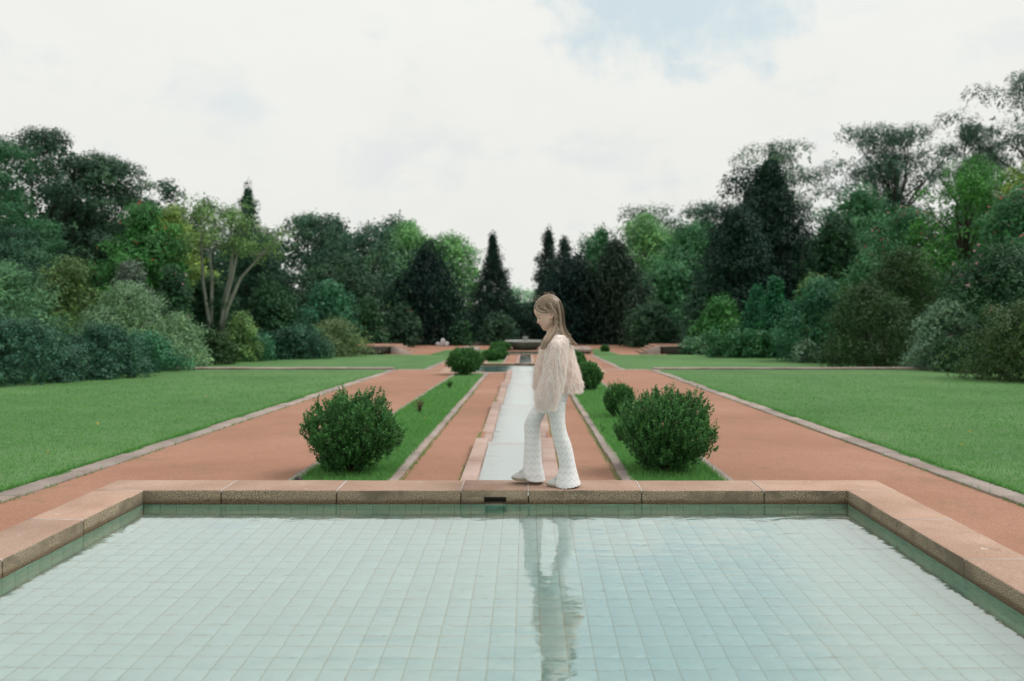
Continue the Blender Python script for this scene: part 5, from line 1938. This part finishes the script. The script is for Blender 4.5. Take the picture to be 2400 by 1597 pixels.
M['fur'] = mat_fur('cream_fur', [(0.0, (.84, .68, .57)), (.35, (.92, .82, .76)), (.7, (.93, .87, .84)), (1.0, (.95, .93, .92))])
M['lining'] = mat_plain('jacket_cloth', (.86, .77, .72), .9, .1, vary=.2)
torso = Loft([zr(372, 452, 520, YG, .060), zr(398, 420, 535, YG, .098), zr(430, 392, 550, YG, .122), zr(500, 362, 572, YG, .112), zr(570, 340, 592, YG, .104), zr(640, 322, 612, YG, .100),
              zr(700, 316, 628, YG, .102), zr(745, 312, 640, YG, .108), zr(775, 316, 632, YG, .106, -.010)], 44, 4)
sl_n = Loft([zr(408, 440, 520, YG - .085, .050), zr(450, 412, 536, YG - .118, .060), zr(520, 398, 532, YG - .140, .058), zr(600, 390, 526, YG - .152, .056), zr(680, 376, 516, YG - .156, .056),
             zr(760, 352, 500, YG - .156, .056), zr(830, 334, 474, YG - .156, .052), zr(885, 334, 455, YG - .152, .046), zr(905, 345, 445, YG - .150, .038)], 30, 4)
sl_f = Loft([zr(408, 430, 505, YG + .085, .050), zr(450, 395, 515, YG + .118, .060), zr(520, 375, 512, YG + .136, .062), zr(600, 358, 500, YG + .146, .062), zr(680, 345, 485, YG + .150, .062),
             zr(760, 330, 468, YG + .152, .062), zr(830, 322, 450, YG + .150, .056), zr(880, 330, 430, YG + .146, .046)], 30, 4)
jacket = gpart('jacket', join([torso.mesh(), sl_n.mesh(), sl_f.mesh()], 'jacket'), M['lining'])


def fur():
    rng = np.random.default_rng(21)
    V, Q, T3, Tn = [], [], [], []
    for lf, n, len0, tb in ((torso, 20000, .034, .44), (sl_n, 17000, .036, .58), (sl_f, 5000, .034, .50)):  # torso tinted tanner than sleeves: shading and fur density put into the colour
        t = rng.random(n) ** .95
        extra = int(n * .10)
        t[:extra] = 1 - rng.random(extra) * .04
        th = rng.random(n) * 2 * math.pi
        P = lf.pt(t, th)
        Nn = lf.normal(t, th)
        cen = lf.pt(t, th * 0) * .5 + lf.pt(t, th * 0 + math.pi) * .5
        Nn = np.where(((P - cen) * Nn).sum(1, keepdims=True) < 0, -Nn, Nn)
        down = np.array([0, 0, -1.0])
        # tufts share a lean
        lean = np.stack([np.sin(th * 5 + t * 23) + np.sin(th * 11 - t * 41), np.cos(th * 4 - t * 19), np.zeros(n)], 1) * .12
        d1 = nrm(Nn * .55 + down * .80 + lean + rng.normal(size=(n, 3)) * .24)
        d2 = nrm(d1 * .6 + down * .80 + lean * .8 + rng.normal(size=(n, 3)) * .30)
        ln = len0 * (.6 + .8 * rng.random(n))
        w = (.0012 + .0013 * rng.random(n))
        look = np.array([0, -1, 0]) + rng.normal(size=(n, 3)) * .5
        sd = nrm(np.cross(d1, look))
        p0 = P - Nn * .004
        p1 = p0 + d1 * (ln * .5)[:, None]
        p2 = p1 + d2 * (ln * .6)[:, None]
        b = sum(len(v) for v in V)
        V.append(np.stack([p0 - sd * w[:, None], p0 + sd * w[:, None], p1 + sd * (w * .8)[:, None], p1 - sd * (w * .8)[:, None], p2], 1).reshape(-1, 3))
        i = b + np.arange(n) * 5
        Q.append(np.stack([i, i + 1, i + 2, i + 3], 1))
        T3.append(np.stack([i + 3, i + 2, i + 4], 1))
        tone = tb + .24 * np.sin(th * 9 + np.sin(t * 17) * 1.5) * np.sin(t * 31 + th * 3) + rng.normal(size=n) * .16
        Tn.append(np.clip(tone, 0, 1))
    tn = np.concatenate(Tn)
    return mesh_np('fur', np.concatenate(V), np.concatenate(Q), np.concatenate(T3), True, tint=np.concatenate([tn, np.clip(tn + .12, 0, 1)]))


tag(gpart('fur', fur(), M['fur'], jacket), kind='stuff')

# ---- knitted flared trousers
def mat_knit():
    m, t, bs, out, pos = base_mat('white_lace_knit')
    uvn = t.new('ShaderNodeUVMap'); uvn.uv_map = 'UVMap'
    sp = t.new('ShaderNodeSeparateXYZ')
    t.link(uvn.outputs[0], sp.inputs[0])
    u, v = sp.outputs[0], sp.outputs[1]
    zig = t.math('PINGPONG', u, .0185)
    vv = t.math('ADD', v, t.math('MULTIPLY', zig, 0.95))
    row = t.math('ABSOLUTE', t.math('SUBTRACT', t.math('FRACT', t.math('DIVIDE', vv, .042)), .5))
    band = t.math('SUBTRACT', 1.0, t.smooth(row, .05, .11))
    dots = t.smooth(t.math('ABSOLUTE', t.math('SUBTRACT', t.math('FRACT', t.math('DIVIDE', u, .0092)), .5)), .10, .30)
    nz = t.noise(pos, 90, 2)
    hole = t.math('MULTIPLY', t.math('MULTIPLY', band, dots), t.smooth(nz, .36, .52))
    c = t.mixc(t.math('MULTIPLY', hole, .58), (.71, .71, .705), (.20, .21, .21))  # shade inside the lace holes painted as dark grey
    rib = t.math('SINE', t.math('MULTIPLY', vv, 2 * math.pi / .042))
    t.link(c, bs.inputs['Base Color'])
    bs.inputs['Roughness'].default_value = .9
    bs.inputs['Specular IOR Level'].default_value = .1
    h = t.math('ADD', t.math('MULTIPLY', hole, -1.0), t.math('MULTIPLY', t.noise(pos, 220, 2), .6))
    h = t.math('ADD', h, t.math('MULTIPLY', rib, .12))
    setbump(t, bs, h, .5, .003)
    return m


M['knit'] = mat_knit()
pelvis = Loft([zr(770, 340, 552, YG, .118), zr(820, 328, 548, YG, .122), zr(870, 318, 541, YG, .122), zr(915, 322, 530, YG, .108), zr(955, 345, 520, YG - .01, .085)], 40, 4)
leg_n = Loft([zr(880, 402, 534, YG - .055, .066), zr(960, 404, 527, YG - .058, .064), zr(1040, 421, 529, YN - .002, .058), zr(1110, 432, 544, YN, .056), zr(1180, 449, 570, YN, .058), zr(1270, 474, 590, YN, .058),
              zr(1340, 484, 603, YN, .062), zr(1395, 470, 618, YN, .074), zr(1440, 452, 631, YN, .090), zr(1474, 450, 637, YN, .098, .012)], 44, 4)
leg_f = Loft([zr(880, 318, 440, YG + .050, .066), zr(930, 292, 408, YG + .052, .064), zr(985, 258, 378, YF - .01, .060), zr(1045, 237, 352, YF, .058), zr(1110, 239, 351, YF, .057), zr(1180, 239, 357, YF, .060),
              zr(1260, 234, 361, YF, .064), zr(1330, 229, 368, YF, .072), zr(1385, 224, 378, YF, .084), zr(1432, 236, 386, YF, .092, -.004)], 44, 4)


def hem_n(th):
    # scalloped, lifted over the instep
    return .006 * np.abs(np.sin(th * 11)) + .022 * np.clip(-np.cos(th), 0, 1) ** 3


def hem_f(th):
    return .006 * np.abs(np.sin(th * 11)) + .016 * np.clip(-np.cos(th), 0, 1) ** 3


gpart('trousers', join([pelvis.mesh(), leg_n.mesh(cap1=False, hem=hem_n), leg_f.mesh(cap1=False, hem=hem_f)], 'trousers'), M['knit'])

# ---- shoes
M['shoe'] = mat_plain('white_canvas', (.50, .505, .495), .7, .2, vary=.08, vs=60)
M['sole'] = mat_plain('rubber_sole', (.27, .25, .19), .6, .3, vary=.2, vs=40)


def shoe(toe, heel, zy, Y, rot):
    """toe and heel in crop pixels, zy = sole line"""
    a, b = ZP(toe, zy, Y), ZP(heel, zy, Y)
    L = b[0] - a[0]
    secs = [(0.0, .004, .026), (.04, .022, .034), (.14, .034, .046), (.28, .040, .056), (.42, .042, .066), (.58, .038, .076), (.75, .035, .080), (.92, .033, .076), (1.0, .024, .060)]
    n = 20
    th = np.linspace(0, math.pi, n)
    V, Q = [], []
    for (f, w, h) in secs:
        for q in th:
            V.append((f * L, math.cos(q) * w * (1.0 if math.sin(q) < .5 else 1.0), .012 + (h - .012) * math.sin(q) ** .75))
    for i in range(len(secs) - 1):
        for j in range(n - 1):
            Q.append((i * n + j, i * n + j + 1, (i + 1) * n + j + 1, (i + 1) * n + j))
    top = mesh_np('shoe', V, Q, smooth=True)
    mb = MB()
    out = [(f * L, w + .003) for f, w, h in secs]
    ring = [(x - (.004 if i == 0 else 0), -w) for i, (x, w) in enumerate(out)] + [(x, w) for x, w in reversed(out)]
    m = len(ring)
    lift = lambda x: .010 * max(0, 1 - x / (L * .22)) ** 2
    Vs = [(x, y, 0.0 + lift(x)) for x, y in ring] + [(x, y, .018 + lift(x) * .6) for x, y in ring] + [(L / 2, 0, 0), (L / 2, 0, .0181)]
    mb.add(Vs, [(i, (i + 1) % m, m + (i + 1) % m, m + i) for i in range(m)], [(2 * m, (i + 1) % m, i) for i in range(m)] + [(2 * m + 1, m + i, m + (i + 1) % m) for i in range(m)])
    s = link('shoe', top, M['shoe'], girl)
    s.location = Vector((a[0], Y, a[2])) - GL
    s.rotation_euler = (0, rot, 0)
    so_ = link('sole', mb.mesh('sole', False), M['sole'], s)
    mb = MB()
    for k in range(3):
        x = L * (.30 + .09 * k)
        pts = [(x + .004 * math.cos(q), .036 * math.cos(q), .012 + (.052 + .008 * k) * math.sin(q) ** .75 + .003) for q in np.linspace(.5, math.pi - .5, 9)]
        mb.tube(pts, [.0022] * 9, 5)
    link('lace', mb.mesh('lace', True), M['shoe'], s)


shoe(396, 610, 1478, YN, 0.0)
shoe(152, 350, 1434, YF - .01, math.radians(-3.0))
